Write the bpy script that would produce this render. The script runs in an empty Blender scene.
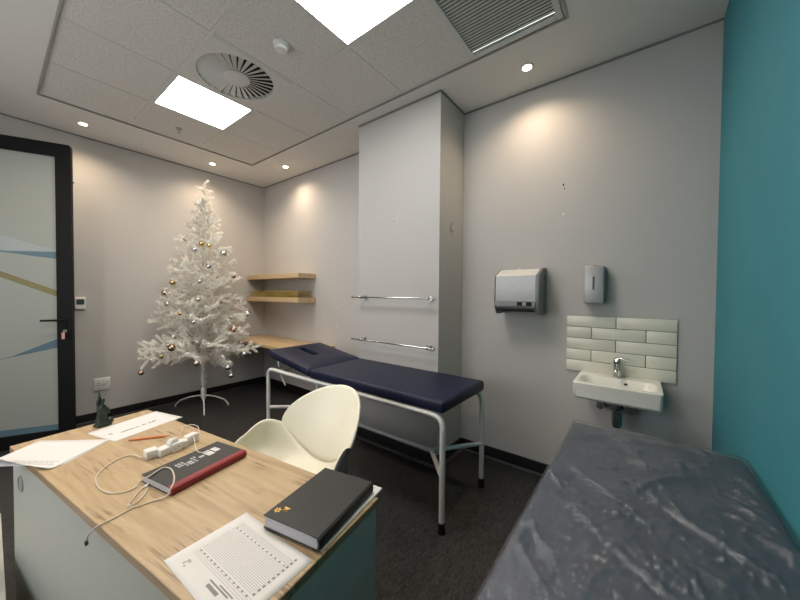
import bpy, bmesh, math, random
from math import sin, cos, pi, radians, sqrt
from mathutils import Vector, Matrix, noise
random.seed(7)
C = bpy.context.scene.collection
# ------------------------------------------------------------------ room measures (metres)
XR, YL, YT, XB, H = 2.632, 4.692, -0.345, -1.35, 3.028
XC, YC0, YC1 = 2.2152, 1.305, 2.214
GX, GY, T = 0.2742, 3.9844, 0.6
# ------------------------------------------------------------------ materials
def newmat(name):
    m = bpy.data.materials.new(name); m.use_nodes = True
    nt = m.node_tree; b = nt.nodes['Principled BSDF']
    return m, nt, b
def mat(name, col, rough=0.5, metal=0.0, var=0.06, scale=30.0, bump=0.0, bscale=200.0, spec=0.5, stretch=(1,1,1), **kw):
    m, nt, b = newmat(name)
    tc = nt.nodes.new('ShaderNodeTexCoord'); mp = nt.nodes.new('ShaderNodeMapping')
    mp.inputs['Scale'].default_value = stretch
    nt.links.new(tc.outputs['Object'], mp.inputs['Vector'])
    n = nt.nodes.new('ShaderNodeTexNoise'); n.inputs['Scale'].default_value = scale; n.inputs['Detail'].default_value = 4
    nt.links.new(mp.outputs['Vector'], n.inputs['Vector'])
    r = nt.nodes.new('ShaderNodeValToRGB')
    r.color_ramp.elements[0].position = 0.3; r.color_ramp.elements[1].position = 0.7
    r.color_ramp.elements[0].color = tuple(max(0, c*(1-var)) for c in col) + (1,)
    r.color_ramp.elements[1].color = tuple(min(1, c*(1+var)) for c in col) + (1,)
    nt.links.new(n.outputs['Fac'], r.inputs['Fac']); nt.links.new(r.outputs['Color'], b.inputs['Base Color'])
    b.inputs['Roughness'].default_value = rough; b.inputs['Metallic'].default_value = metal
    b.inputs['Specular IOR Level'].default_value = spec
    for k, v in kw.items(): b.inputs[k.replace('_', ' ')].default_value = v
    if bump > 0:
        n2 = nt.nodes.new('ShaderNodeTexNoise'); n2.inputs['Scale'].default_value = bscale; n2.inputs['Detail'].default_value = 3
        nt.links.new(mp.outputs['Vector'], n2.inputs['Vector'])
        bp = nt.nodes.new('ShaderNodeBump'); bp.inputs['Strength'].default_value = bump; bp.inputs['Distance'].default_value = 0.002
        nt.links.new(n2.outputs['Fac'], bp.inputs['Height']); nt.links.new(bp.outputs['Normal'], b.inputs['Normal'])
    return m
def emis(name, col, s):
    m, nt, b = newmat(name)
    b.inputs['Base Color'].default_value = (0.8, 0.8, 0.8, 1)
    b.inputs['Emission Color'].default_value = col + (1,); b.inputs['Emission Strength'].default_value = s
    return m
def wood(name, c0, c1, dark, along='Y', rough=0.4, knots=0.75):
    m, nt, b = newmat(name); L = nt.links.new
    tc = nt.nodes.new('ShaderNodeTexCoord'); mp = nt.nodes.new('ShaderNodeMapping')
    mp.inputs['Scale'].default_value = (14, 1.3, 14) if along == 'Y' else (1.3, 14, 14)
    L(tc.outputs['Object'], mp.inputs['Vector'])
    n = nt.nodes.new('ShaderNodeTexNoise'); n.inputs['Scale'].default_value = 2.2; n.inputs['Detail'].default_value = 8; n.inputs['Distortion'].default_value = 1.2
    L(mp.outputs['Vector'], n.inputs['Vector'])
    r = nt.nodes.new('ShaderNodeValToRGB'); e = r.color_ramp.elements
    e[0].position = 0.30; e[0].color = c0 + (1,); e[1].position = 0.72; e[1].color = c1 + (1,)
    L(n.outputs['Fac'], r.inputs['Fac'])
    mp2 = nt.nodes.new('ShaderNodeMapping'); mp2.inputs['Scale'].default_value = (46, 2.2, 46) if along == 'Y' else (2.2, 46, 46)
    L(tc.outputs['Object'], mp2.inputs['Vector'])
    n2 = nt.nodes.new('ShaderNodeTexNoise'); n2.inputs['Scale'].default_value = 1.6; n2.inputs['Detail'].default_value = 6; n2.inputs['Distortion'].default_value = 1.0
    L(mp2.outputs['Vector'], n2.inputs['Vector'])
    n3 = nt.nodes.new('ShaderNodeTexNoise'); n3.inputs['Scale'].default_value = 5.0; n3.inputs['Detail'].default_value = 3
    L(tc.outputs['Object'], n3.inputs['Vector'])
    r2 = nt.nodes.new('ShaderNodeValToRGB'); e = r2.color_ramp.elements
    e[0].position = 0.53; e[0].color = (0,0,0,1); e[1].position = 0.63; e[1].color = (1,1,1,1)
    L(n2.outputs['Fac'], r2.inputs['Fac'])
    r3 = nt.nodes.new('ShaderNodeValToRGB'); e = r3.color_ramp.elements
    e[0].position = 0.46; e[0].color = (0,0,0,1); e[1].position = 0.62; e[1].color = (knots,)*3 + (1,)
    L(n3.outputs['Fac'], r3.inputs['Fac'])
    mu = nt.nodes.new('ShaderNodeMath'); mu.operation = 'MULTIPLY'
    L(r2.outputs['Color'], mu.inputs[0]); L(r3.outputs['Color'], mu.inputs[1])
    mx = nt.nodes.new('ShaderNodeMixRGB'); mx.inputs['Color2'].default_value = dark + (1,)
    L(mu.outputs[0], mx.inputs['Fac']); L(r.outputs['Color'], mx.inputs['Color1']); L(mx.outputs['Color'], b.inputs['Base Color'])
    b.inputs['Roughness'].default_value = rough
    return m
M = {}
M['wall'] = mat('grey_paint', (0.495, 0.476, 0.455), 0.85, var=0.012, scale=3, bump=0.05, bscale=180, spec=0.2)
M['teal'] = mat('teal_paint', (0.050, 0.245, 0.295), 0.7, var=0.04, scale=4, bump=0.04, bscale=180, spec=0.3)
M['ceil'] = mat('ceiling_paint', (0.72, 0.695, 0.66), 0.9, var=0.01, scale=3, spec=0.2)
M['black'] = mat('black_vinyl', (0.008, 0.008, 0.009), 0.45, var=0.1)
M['cove'] = mat('grey_vinyl_lip', (0.07, 0.07, 0.07), 0.35, var=0.1)
M['oak'] = wood('oak_laminate', (0.37, 0.262, 0.145), (0.50, 0.375, 0.225), (0.12, 0.072, 0.04), knots=0.65)
M['oakdark'] = wood('oak_edge_band', (0.30, 0.20, 0.115), (0.38, 0.26, 0.15), (0.12, 0.07, 0.04))
M['oak2'] = wood('pale_oak_shelf', (0.48, 0.34, 0.185), (0.60, 0.445, 0.26), (0.32, 0.2, 0.09), knots=0.25)
M['sage'] = mat('grey_green_melamine', (0.44, 0.45, 0.405), 0.55, var=0.02, scale=20)
M['plate'] = mat('grey_grommet_plastic', (0.33, 0.335, 0.32), 0.4)
M['navy'] = mat('navy_vinyl', (0.008, 0.012, 0.034), 0.45, var=0.08, spec=0.3, scale=60, bump=0.15, bscale=500)
M['slate'] = mat('slate_vinyl', (0.036, 0.050, 0.080), 0.5, var=0.08, scale=12, bump=0.1, bscale=400)
M['tube'] = mat('silver_powder_coat', (0.72, 0.72, 0.70), 0.38, metal=0.1, var=0.03)
M['rubber'] = mat('black_rubber', (0.006, 0.006, 0.006), 0.6)
M['cream'] = mat('cream_plastic', (0.78, 0.755, 0.63), 0.42, var=0.015, scale=8)
M['dark_shell'] = mat('dark_grey_plastic', (0.045, 0.05, 0.048), 0.5)
M['white'] = mat('white_plastic', (0.72, 0.71, 0.68), 0.4, var=0.02)
M['whitemetal'] = mat('white_enamel', (0.62, 0.61, 0.58), 0.5, var=0.02)
M['slat'] = mat('pale_grey_enamel', (0.58, 0.58, 0.55), 0.5, var=0.02)
M['dark'] = mat('dark_void', (0.006, 0.006, 0.006), 0.9)
M['ceramic'] = mat('white_ceramic', (0.78, 0.765, 0.70), 0.12, var=0.01)
M['chrome'] = mat('chrome', (0.60, 0.60, 0.59), 0.12, metal=1.0, var=0.02)
M['tile'] = mat('ivory_glazed_tile', (0.72, 0.70, 0.585), 0.22, var=0.05, scale=9, bump=0.2, bscale=25)
M['grout'] = mat('grey_grout', (0.10, 0.10, 0.085), 0.9)
M['steel'] = mat('brushed_steel', (0.37, 0.37, 0.36), 0.36, metal=0.35, var=0.03)
M['steel_dark'] = mat('grey_plastic_cheek', (0.19, 0.192, 0.188), 0.4, metal=0.1)
M['steel_top'] = mat('satin_steel_lid', (0.74, 0.72, 0.67), 0.3, metal=0.3)
M['alu'] = mat('black_aluminium', (0.005, 0.005, 0.0055), 0.6, var=0.1, spec=0.2)
M['paper'] = mat('white_paper', (0.66, 0.655, 0.645), 0.8, var=0.01)
M['ink'] = mat('grey_ink', (0.24, 0.23, 0.23), 0.9)
M['inklight'] = mat('pale_grey_ink', (0.40, 0.395, 0.39), 0.9)
M['inkdark'] = mat('black_ink', (0.06, 0.06, 0.065), 0.9)
M['cover'] = mat('black_book_cloth', (0.02, 0.02, 0.019), 0.5, bump=0.1, bscale=900)
M['redcloth'] = mat('red_book_cloth', (0.24, 0.012, 0.018), 0.4)
M['pages'] = mat('page_block', (0.50, 0.49, 0.52), 0.8, var=0.15, scale=60, stretch=(1, 1, 30))
M['gold'] = mat('gold_foil', (0.75, 0.52, 0.16), 0.3, metal=0.8)
M['pencilw'] = mat('orange_pencil_paint', (0.62, 0.20, 0.07), 0.4)
M['bronze'] = mat('dark_green_bronze', (0.022, 0.036, 0.028), 0.42, metal=0.3, var=0.35, scale=90)
M['cable'] = mat('ivory_cable', (0.62, 0.56, 0.46), 0.45)
M['tinsel'] = mat('white_tinsel', (0.86, 0.84, 0.79), 0.5, var=0.05, scale=8)
def tinsel():
    m, nt, b = newmat('white_tinsel_foil'); out = nt.nodes['Material Output']
    b.inputs['Base Color'].default_value = (.93, .915, .87, 1); b.inputs['Roughness'].default_value = .45
    tl = nt.nodes.new('ShaderNodeBsdfTranslucent'); tl.inputs['Color'].default_value = (.95, .93, .88, 1)
    mx = nt.nodes.new('ShaderNodeMixShader'); mx.inputs['Fac'].default_value = .25
    nt.links.new(b.outputs[0], mx.inputs[1]); nt.links.new(tl.outputs[0], mx.inputs[2]); nt.links.new(mx.outputs[0], out.inputs['Surface']); return m
M['tinsel'] = tinsel()
M['tinselstem'] = mat('white_wire_stem', (0.62, 0.60, 0.56), 0.6)
M['silver'] = mat('silver_bauble', (0.62, 0.62, 0.62), 0.16, metal=1.0)
M['goldb'] = mat('gold_bauble', (0.60, 0.47, 0.22), 0.2, metal=1.0)
M['copper'] = mat('copper_bauble', (0.52, 0.36, 0.26), 0.2, metal=1.0)
M['champagne'] = mat('champagne_bauble', (0.62, 0.53, 0.44), 0.2, metal=1.0)
M['yellow'] = mat('yellow_plastic', (0.36, 0.255, 0.055), 0.45, var=0.25, scale=20)
M['lcd'] = mat('dark_lcd', (0.05, 0.06, 0.05), 0.2)
M['key'] = mat('pink_key_tag', (0.65, 0.32, 0.30), 0.5)
M['blue'] = mat('blue_film', (0.095, 0.17, 0.215), 0.5, var=0.15, scale=2)
M['paleblue'] = mat('pale_grey_blue_film', (0.33, 0.37, 0.37), 0.5, var=0.12, scale=2)
M['olive'] = mat('olive_film', (0.20, 0.17, 0.06), 0.5, var=0.08, scale=3)
M['panel'] = emis('led_diffuser', (1.0, 0.985, 0.95), 23.0)
M['bulb'] = emis('warm_lamp', (1.0, 0.80, 0.52), 30.0)
def tile_mat():
    m, nt, b = newmat('mineral_fibre_tile'); L = nt.links.new
    tc = nt.nodes.new('ShaderNodeTexCoord')
    n = nt.nodes.new('ShaderNodeTexNoise'); n.inputs['Scale'].default_value = 85; n.inputs['Detail'].default_value = 3; n.inputs['Roughness'].default_value = 0.7
    L(tc.outputs['Object'], n.inputs['Vector'])
    r = nt.nodes.new('ShaderNodeValToRGB'); e = r.color_ramp.elements
    e[0].position = 0.34; e[0].color = (0.53, 0.51, 0.475, 1); e[1].position = 0.56; e[1].color = (0.70, 0.675, 0.635, 1)
    L(n.outputs['Fac'], r.inputs['Fac']); L(r.outputs['Color'], b.inputs['Base Color'])
    b.inputs['Roughness'].default_value = 0.95; b.inputs['Specular IOR Level'].default_value = 0.1
    return m
M['ctile'] = tile_mat()
def floor_mat():
    m, nt, b = newmat('charcoal_flecked_vinyl'); L = nt.links.new
    tc = nt.nodes.new('ShaderNodeTexCoord'); mp = nt.nodes.new('ShaderNodeMapping')
    mp.inputs['Scale'].default_value = (16, 60, 10); mp.inputs['Rotation'].default_value = (0, 0, 0.9)
    L(tc.outputs['Object'], mp.inputs['Vector'])
    n = nt.nodes.new('ShaderNodeTexNoise'); n.inputs['Scale'].default_value = 1.6; n.inputs['Detail'].default_value = 6; n.inputs['Distortion'].default_value = 1.5
    L(mp.outputs['Vector'], n.inputs['Vector'])
    r = nt.nodes.new('ShaderNodeValToRGB'); e = r.color_ramp.elements
    e[0].position = 0.35; e[0].color = (0.011, 0.0105, 0.0105, 1); e[1].position = 0.72; e[1].color = (0.066, 0.063, 0.061, 1)
    L(n.outputs['Fac'], r.inputs['Fac']); L(r.outputs['Color'], b.inputs['Base Color'])
    b.inputs['Roughness'].default_value = 0.42; b.inputs['Specular IOR Level'].default_value = 0.35
    bp = nt.nodes.new('ShaderNodeBump'); bp.inputs['Strength'].default_value = 0.15; bp.inputs['Distance'].default_value = 0.002
    L(n.outputs['Fac'], bp.inputs['Height']); L(bp.outputs['Normal'], b.inputs['Normal'])
    return m
M['floor'] = floor_mat()
def frosted():
    m, nt, b = newmat('frosted_glass')
    b.inputs['Base Color'].default_value = (0.43, 0.46, 0.42, 1); b.inputs['Roughness'].default_value = 0.55
    b.inputs['Transmission Weight'].default_value = 0.25; b.inputs['IOR'].default_value = 1.4
    return m
M['frost'] = frosted()
def film():
    m, nt, b = newmat('clear_plastic_film'); L = nt.links.new
    out = nt.nodes['Material Output']
    b.inputs['Base Color'].default_value = (0.55, 0.57, 0.60, 1); b.inputs['Roughness'].default_value = 0.16
    b.inputs['Specular IOR Level'].default_value = 0.9
    tr = nt.nodes.new('ShaderNodeBsdfTransparent'); gl = nt.nodes.new('ShaderNodeBsdfGlossy'); gl.inputs['Roughness'].default_value = 0.055
    gl.inputs['Color'].default_value = (1, 1, 1, 1)
    tc = nt.nodes.new('ShaderNodeTexCoord')
    n = nt.nodes.new('ShaderNodeTexNoise'); n.inputs['Scale'].default_value = 34; n.inputs['Detail'].default_value = 6; n.inputs['Distortion'].default_value = 2.0; n.inputs['Roughness'].default_value = 0.65
    L(tc.outputs['Object'], n.inputs['Vector'])
    bp = nt.nodes.new('ShaderNodeBump'); bp.inputs['Strength'].default_value = 0.5; bp.inputs['Distance'].default_value = 0.008
    L(n.outputs['Fac'], bp.inputs['Height'])
    L(bp.outputs['Normal'], b.inputs['Normal']); L(bp.outputs['Normal'], gl.inputs['Normal'])
    mix = nt.nodes.new('ShaderNodeMixShader'); mix.inputs['Fac'].default_value = 0.055
    L(tr.outputs[0], mix.inputs[1]); L(b.outputs[0], mix.inputs[2])
    mix2 = nt.nodes.new('ShaderNodeMixShader')
    lw = nt.nodes.new('ShaderNodeLayerWeight'); lw.inputs['Blend'].default_value = 0.25
    L(bp.outputs['Normal'], lw.inputs['Normal'])
    ml = nt.nodes.new('ShaderNodeMath'); ml.operation = 'MULTIPLY_ADD'; ml.inputs[1].default_value = 0.42; ml.inputs[2].default_value = 0.05
    L(lw.outputs['Fresnel'], ml.inputs[0]); L(ml.outputs[0], mix2.inputs['Fac'])
    L(mix.outputs[0], mix2.inputs[1]); L(gl.outputs[0], mix2.inputs[2]); L(mix2.outputs[0], out.inputs['Surface'])
    return m
M['film'] = film()
# ------------------------------------------------------------------ mesh helpers
def obj(name, bm, m, parent=None, smooth=False, loc=None):
    me = bpy.data.meshes.new(name); bm.normal_update(); bm.to_mesh(me); bm.free()
    if smooth:
        for p in me.polygons: p.use_smooth = True
        if smooth != 'full':
            try: me.set_sharp_from_angle(angle=radians(35))
            except Exception: pass
    for x in (m if isinstance(m, (list, tuple)) else [m]): me.materials.append(x)
    o = bpy.data.objects.new(name, me); C.objects.link(o)
    if parent: o.parent = parent
    if loc is not None: o.location = loc
    return o
def tag(o, label, cat, group=None):
    o['label'] = label; o['category'] = cat
    if group: o['group'] = group
    return o
def thing(name, label, cat, loc=(0, 0, 0), rz=0, group=None):
    o = bpy.data.objects.new(name, None); C.objects.link(o); o.empty_display_size = 0.1
    o.location = loc; o.rotation_euler = (0, 0, rz)
    return tag(o, label, cat, group)
def struct(name, bm, m, parent=None, **k):
    o = obj(name, bm, m, parent, **k); o['kind'] = 'structure'; return o
def box(bm, x0, x1, y0, y1, z0, z1, bev=0.0, seg=2, mtx=None):
    r = bmesh.ops.create_cube(bm, size=1.0); vs = r['verts']
    for v in vs:
        v.co = Vector(((x0+x1)/2 + v.co.x*(x1-x0), (y0+y1)/2 + v.co.y*(y1-y0), (z0+z1)/2 + v.co.z*(z1-z0)))
    if mtx is not None: bmesh.ops.transform(bm, matrix=mtx, verts=vs)
    if bev > 0:
        es = list({e for v in vs for e in v.link_edges})
        bmesh.ops.bevel(bm, geom=es, offset=bev, segments=seg, profile=0.5, affect='EDGES')
    return vs
def bx(*a, **k):
    bm = bmesh.new(); box(bm, *a, **k); return bm
def cyl(bm, p0, p1, r0, r1=None, n=20):
    p0, p1 = Vector(p0), Vector(p1); d = p1-p0
    q = d.to_track_quat('Z', 'Y').to_matrix().to_4x4(); q.translation = (p0+p1)/2
    return bmesh.ops.create_cone(bm, cap_ends=True, segments=n, radius1=r0, radius2=r0 if r1 is None else r1, depth=d.length, matrix=q)['verts']
def catmull(pts, k=6):
    P = [Vector(p) for p in pts]; P = [2*P[0]-P[1]] + P + [2*P[-1]-P[-2]]; out = []
    for i in range(1, len(P)-2):
        a, b, c, d = P[i-1:i+3]
        for j in range(k):
            t = j/k
            out.append(0.5*((2*b) + (c-a)*t + (2*a-5*b+4*c-d)*t*t + (3*b-a-3*c+d)*t**3))
    out.append(P[-2]); return out
def tube(bm, pts, r, n=10, cap=True):
    P = [Vector(p) for p in pts]; rings = []; up = Vector((0.013, 0.021, 1)); prev = None
    for i, p in enumerate(P):
        t = (P[min(i+1, len(P)-1)] - P[max(i-1, 0)]).normalized()
        if prev is None:
            a = t.cross(up)
            if a.length < 0.05: a = t.cross(Vector((1, 0.02, 0)))
            a.normalize()
        else:
            a = (prev - t*prev.dot(t)).normalized()
        prev = a; b = t.cross(a); rr = r[i] if isinstance(r, (list, tuple)) else r
        rings.append([bm.verts.new(p + rr*(cos(2*pi*k/n)*a + sin(2*pi*k/n)*b)) for k in range(n)])
    for i in range(len(rings)-1):
        for k in range(n):
            bm.faces.new((rings[i][k], rings[i][(k+1) % n], rings[i+1][(k+1) % n], rings[i+1][k]))
    if cap:
        bm.faces.new(list(reversed(rings[0]))); bm.faces.new(rings[-1])
def arcfillet(pts, rad, k=6):
    P = [Vector(p) for p in pts]; out = [P[0]]
    for i in range(1, len(P)-1):
        a = (P[i-1]-P[i]).normalized(); b = (P[i+1]-P[i]).normalized()
        s = P[i] + a*rad; e = P[i] + b*rad
        for j in range(k+1):
            t = j/k; out.append((1-t)**2*s + 2*t*(1-t)*P[i] + t*t*e)
    out.append(P[-1]); return out
def lathe(bm, prof, n=24, mtx=None):
    rings = []
    for r, z in prof:
        rings.append([bm.verts.new((max(r, 1e-4)*cos(2*pi*k/n), max(r, 1e-4)*sin(2*pi*k/n), z)) for k in range(n)])
    for i in range(len(rings)-1):
        for k in range(n):
            bm.faces.new((rings[i][k], rings[i][(k+1) % n], rings[i+1][(k+1) % n], rings[i+1][k]))
    bm.faces.new(list(reversed(rings[0]))); bm.faces.new(rings[-1])
    if mtx is not None: bmesh.ops.transform(bm, matrix=mtx, verts=[v for r in rings for v in r])
def prism(bm, prof, axis, a0, a1):
    """extrude a 2-D outline; axis 'y': prof is (x,z), axis 'x': prof is (y,z), axis 'z': prof is (x,y)"""
    def P(u, v, a): return {'y': (u, a, v), 'x': (a, u, v), 'z': (u, v, a)}[axis]
    A = [bm.verts.new(P(u, v, a0)) for u, v in prof]; B = [bm.verts.new(P(u, v, a1)) for u, v in prof]
    n = len(prof)
    for i in range(n): bm.faces.new((A[i], A[(i+1) % n], B[(i+1) % n], B[i]))
    bm.faces.new(list(reversed(A))); bm.faces.new(B)
    bmesh.ops.recalc_face_normals(bm, faces=bm.faces)
def grid(bm, nu, nv, f, closed=False):
    V = [[bm.verts.new(f(i/(nu-1), j/(nv-1))) for j in range(nv)] for i in range(nu)]
    for i in range(nu-1):
        for j in range(nv-1): bm.faces.new((V[i][j], V[i+1][j], V[i+1][j+1], V[i][j+1]))
    return V
def solid(o, t, off=0.0, mo=0, rim=0):
    s = o.modifiers.new('thickness', 'SOLIDIFY'); s.thickness = t; s.offset = off; s.material_offset = mo; s.material_offset_rim = rim
    return s
def rrect(x0, x1, y0, y1, r, k=5):
    out = []
    for cx, cy, a in ((x1-r, y1-r, 0), (x0+r, y1-r, 90), (x0+r, y0+r, 180), (x1-r, y0+r, 270)):
        for j in range(k+1):
            t = radians(a + 90*j/k); out.append((cx + r*cos(t), cy + r*sin(t)))
    return out
def loft(bm, loops, cap0=True, cap1=True):
    R = [[bm.verts.new(p) for p in lp] for lp in loops]; n = len(R[0])
    for i in range(len(R)-1):
        for k in range(n): bm.faces.new((R[i][k], R[i][(k+1) % n], R[i+1][(k+1) % n], R[i+1][k]))
    if cap0: bm.faces.new(list(reversed(R[0])))
    if cap1: bm.faces.new(R[-1])
# ------------------------------------------------------------------ the room shell
struct('floor', bx(XB-.15, XR+.15, YT-.15, YL+2.0, -.1, 0), M['floor'])
struct('wall_right', bx(XR, XR+.15, YT-.15, YL+.17, 0, H+.15), M['wall'])
struct('wall_near', bx(XB-.15, XR, YT-.15, YT, 0, H+.15), M['teal'])
WY0, WY1, WZ0, WZ1 = .7, 3.7, .95, 2.45  # opening for an unseen window, added to let in fill light
bm = bmesh.new()
box(bm, XB-.15, XB, YT, WY0, 0, H+.15); box(bm, XB-.15, XB, WY1, YL+.17, 0, H+.15); box(bm, XB-.15, XB, WY0, WY1, 0, WZ0); box(bm, XB-.15, XB, WY0, WY1, WZ1, H+.15)
struct('wall_back', bm, M['wall'])
bm = bmesh.new()
for y in (WY0+.02, (WY0*2+WY1)/3, (WY0+2*WY1)/3, WY1-.02): box(bm, XB-.10, XB-.05, y-.02, y+.02, WZ0, WZ1)
for z in (WZ0+.02, WZ1-.02): box(bm, XB-.10, XB-.05, WY0, WY1, z-.02, z+.02)
added_win = struct('added_window', bm, M['alu'])  # invented window out of view, brightens the ceiling and the desk's left panel
def pane_mat():
    m, nt, b = newmat('added_window_glass'); out = nt.nodes['Material Output']
    tr = nt.nodes.new('ShaderNodeBsdfTransparent'); gl = nt.nodes.new('ShaderNodeBsdfGlossy'); gl.inputs['Roughness'].default_value = .02
    mx = nt.nodes.new('ShaderNodeMixShader'); mx.inputs['Fac'].default_value = .06
    nt.links.new(tr.outputs[0], mx.inputs[1]); nt.links.new(gl.outputs[0], mx.inputs[2]); nt.links.new(mx.outputs[0], out.inputs['Surface']); return m
struct('added_window_pane', bx(XB-.078, XB-.072, WY0, WY1, WZ0, WZ1), pane_mat(), added_win)
OX0, OX1, OZ = -0.45, 0.50, 2.77
bm = bmesh.new()
box(bm, XB, OX0, YL, YL+.17, 0, H+.15); box(bm, OX1, XR, YL, YL+.17, 0, H+.15); box(bm, OX0, OX1, YL, YL+.17, OZ, H+.15)
struct('wall_left', bm, M['wall'])
bm = bmesh.new()   # passage beyond the door
box(bm, -1.6, 1.6, YL+1.85, YL+2.0, 0, H); box(bm, -1.75, -1.6, YL+.17, YL+2.0, 0, H); box(bm, 1.6, 1.75, YL+.17, YL+2.0, 0, H)
struct('wall_passage', bm, M['wall'])
struct('ceiling_passage', bx(-1.75, 1.75, YL+.17, YL+2.0, H, H+.1), M['ceil'])
struct('wall_column', bx(XC, XR-.001, YC0, YC1, 0, H-.001), M['wall'])
# plasterboard ceiling with a recessed field of tiles
gx0, gx1, gy0, gy1 = GX, GX+3*T, GY-6*T, GY
bm = bmesh.new()
box(bm, XB, gx0, YT, YL, H, H+.06); box(bm, gx1, XR, YT, YL, H, H+.06)
box(bm, gx0, gx1, gy1, YL, H, H+.06); box(bm, gx0, gx1, YT, gy0, H, H+.06)
struct('ceiling', bm, M['ceil'])
special = {(1, 1), (1, 2), (1, 4), (2, 5)}
bm = bmesh.new()
for i in range(3):
    for j in range(6):
        if (i, j) in special: continue
        x, y = GX+i*T, GY-j*T
        box(bm, x+.011, x+T-.011, y-T+.011, y-.011, H+.006, H+.02, bev=.002, seg=1)
struct('ceiling_tiles', bm, M['ctile'])
struct('ceiling_void', bx(gx0, gx1, gy0, gy1, H+.07, H+.16), M['dark'])
bm = bmesh.new()
for i in range(4):
    w = .011; x = GX+i*T; a, b = (x, x+.02) if i == 0 else ((x-.02, x) if i == 3 else (x-w, x+w))
    box(bm, a, b, gy0, gy1, H+.004, H+.03)
for j in range(7):
    y = GY-j*T; a, b = (y-.02, y) if j == 0 else ((y, y+.02) if j == 6 else (y-.011, y+.011))
    box(bm, gx0, gx1, a, b, H+.0041, H+.03)
struct('trim_1', bm, M['whitemetal'])
# shadow-gap trim round the tile field
bm = bmesh.new()
for a in ((gx0-.012, gx0, gy0-.012, gy1+.012), (gx1, gx1+.012, gy0-.012, gy1+.012)): box(bm, a[0], a[1], a[2], a[3], H-.006, H+.03)
for a in ((gx0, gx1, gy1, gy1+.012), (gx0, gx1, gy0-.012, gy0)): box(bm, a[0], a[1], a[2], a[3], H-.006, H+.03)
struct('trim_2', bm, mat('grey_angle_bead', (0.34, 0.33, 0.31), 0.7))
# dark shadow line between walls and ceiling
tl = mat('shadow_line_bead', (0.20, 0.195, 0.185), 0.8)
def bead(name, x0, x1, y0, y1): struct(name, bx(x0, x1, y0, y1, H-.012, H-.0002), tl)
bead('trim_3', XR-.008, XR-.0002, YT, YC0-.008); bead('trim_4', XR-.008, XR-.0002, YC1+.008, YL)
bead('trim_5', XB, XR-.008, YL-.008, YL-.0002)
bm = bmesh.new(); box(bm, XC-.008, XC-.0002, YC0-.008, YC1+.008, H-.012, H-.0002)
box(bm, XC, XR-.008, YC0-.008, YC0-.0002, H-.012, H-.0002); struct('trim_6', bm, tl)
# skirtings
def skirt(name, segs):
    bm = bmesh.new()
    for x0, x1, y0, y1 in segs: box(bm, x0, x1, y0, y1, 0, .094, bev=.002, seg=1)
    o = struct(name, bm, M['black']); return o
skirt('baseboard_right', [(XR-.014, XR-.0005, YT+.015, YC0-.015), (XR-.014, XR-.0005, YC1+.015, YL-.001)])
skirt('baseboard_column', [(XC-.014, XC-.0005, YC0-.014, YC1+.014), (XC-.0005, XR-.0005, YC0-.014, YC0-.0005), (XC-.0005, XR-.0005, YC1+.0005, YC1+.014)])
skirt('baseboard_left', [(OX1+.05, XR-.015, YL-.014, YL-.0005), (XB, OX0-.05, YL-.014, YL-.0005)])
skirt('baseboard_near', [(XB, XR, YT+.0005, YT+.014)])
bm = bmesh.new()
for x0, x1, y0, y1 in ((XR-.05, XR-.014, YT+.02, YC0-.05), (OX1+.05, XR-.05, YL-.05, YL-.014), (XC-.05, XC-.014, YC0-.05, YC1+.05), (XC-.014, XR-.014, YC0-.05, YC0-.014)):
    box(bm, x0, x1, y0, y1, 0.0002, .012, bev=.004, seg=2)
struct('trim_7', bm, M['cove'], smooth=True)
# marks and fixing holes in the paint
def mark(name, p, normal, size, m):
    bm = bmesh.new(); n = 9; pts = []
    for k in range(n):
        a = 2*pi*k/n; r = size*random.uniform(.5, 1.1); pts.append((r*cos(a)*.75, r*sin(a)*1.25))
    A = [bm.verts.new((u, v, 0)) for u, v in pts]; B = [bm.verts.new((u*.8, v*.8, .0012)) for u, v in pts]
    for i in range(n): bm.faces.new((A[i], A[(i+1) % n], B[(i+1) % n], B[i]))
    bm.faces.new(B); bm.faces.new(list(reversed(A)))
    bmesh.ops.transform(bm, matrix=Vector(normal).to_track_quat('Z', 'Y').to_matrix().to_4x4(), verts=bm.verts)
    o = struct(name, bm, m, loc=p); return o
filler = mat('white_filler', (0.68, 0.67, 0.63), 0.9); hole = mat('dark_hole', (0.05, 0.045, 0.04), 0.9); scuff = mat('brown_scuff', (0.16, 0.12, 0.10), 0.9)
k = 8
for p, nrm, s, m in (((XR, .486, 2.229), (-1, 0, 0), .012, hole), ((XR, .478, 2.20), (-1, 0, 0), .007, hole), ((XR, .483, 2.01), (-1, 0, 0), .012, filler),
                     ((XR, 3.0, 1.222), (-1, 0, 0), .014, filler), ((XR, 3.0, 1.011), (-1, 0, 0), .014, filler), ((XR, 3.38, .997), (-1, 0, 0), .014, filler),
                     ((XC, 1.773, 2.05), (-1, 0, 0), .007, hole), ((XC, 1.74, 2.08), (-1, 0, 0), .008, filler),
                     ((.555, YL, 2.522), (0, -1, 0), .011, hole), ((1.52, YT, 2.45), (0, 1, 0), .006, filler)):
    mark('trim_%d' % k, p, nrm, s, m); k += 1
bm = bmesh.new()
for a, b in (((0, .02), (.01, -.015)), ((.01, -.015), (.06, -.03)), ((.0, .0), (-.02, -.05)), ((.01, -.02), (.03, -.08)), ((.0, .02), (.03, .05))):
    cyl(bm, (a[0], 0, a[1]), (b[0], 0, b[1]), .005, .003, 6)
bmesh.ops.scale(bm, vec=(1, .25, 1), verts=bm.verts)
struct('trim_%d' % k, bm, scuff, loc=(2.40, YC0-.0008, 1.97)); k += 1
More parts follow.
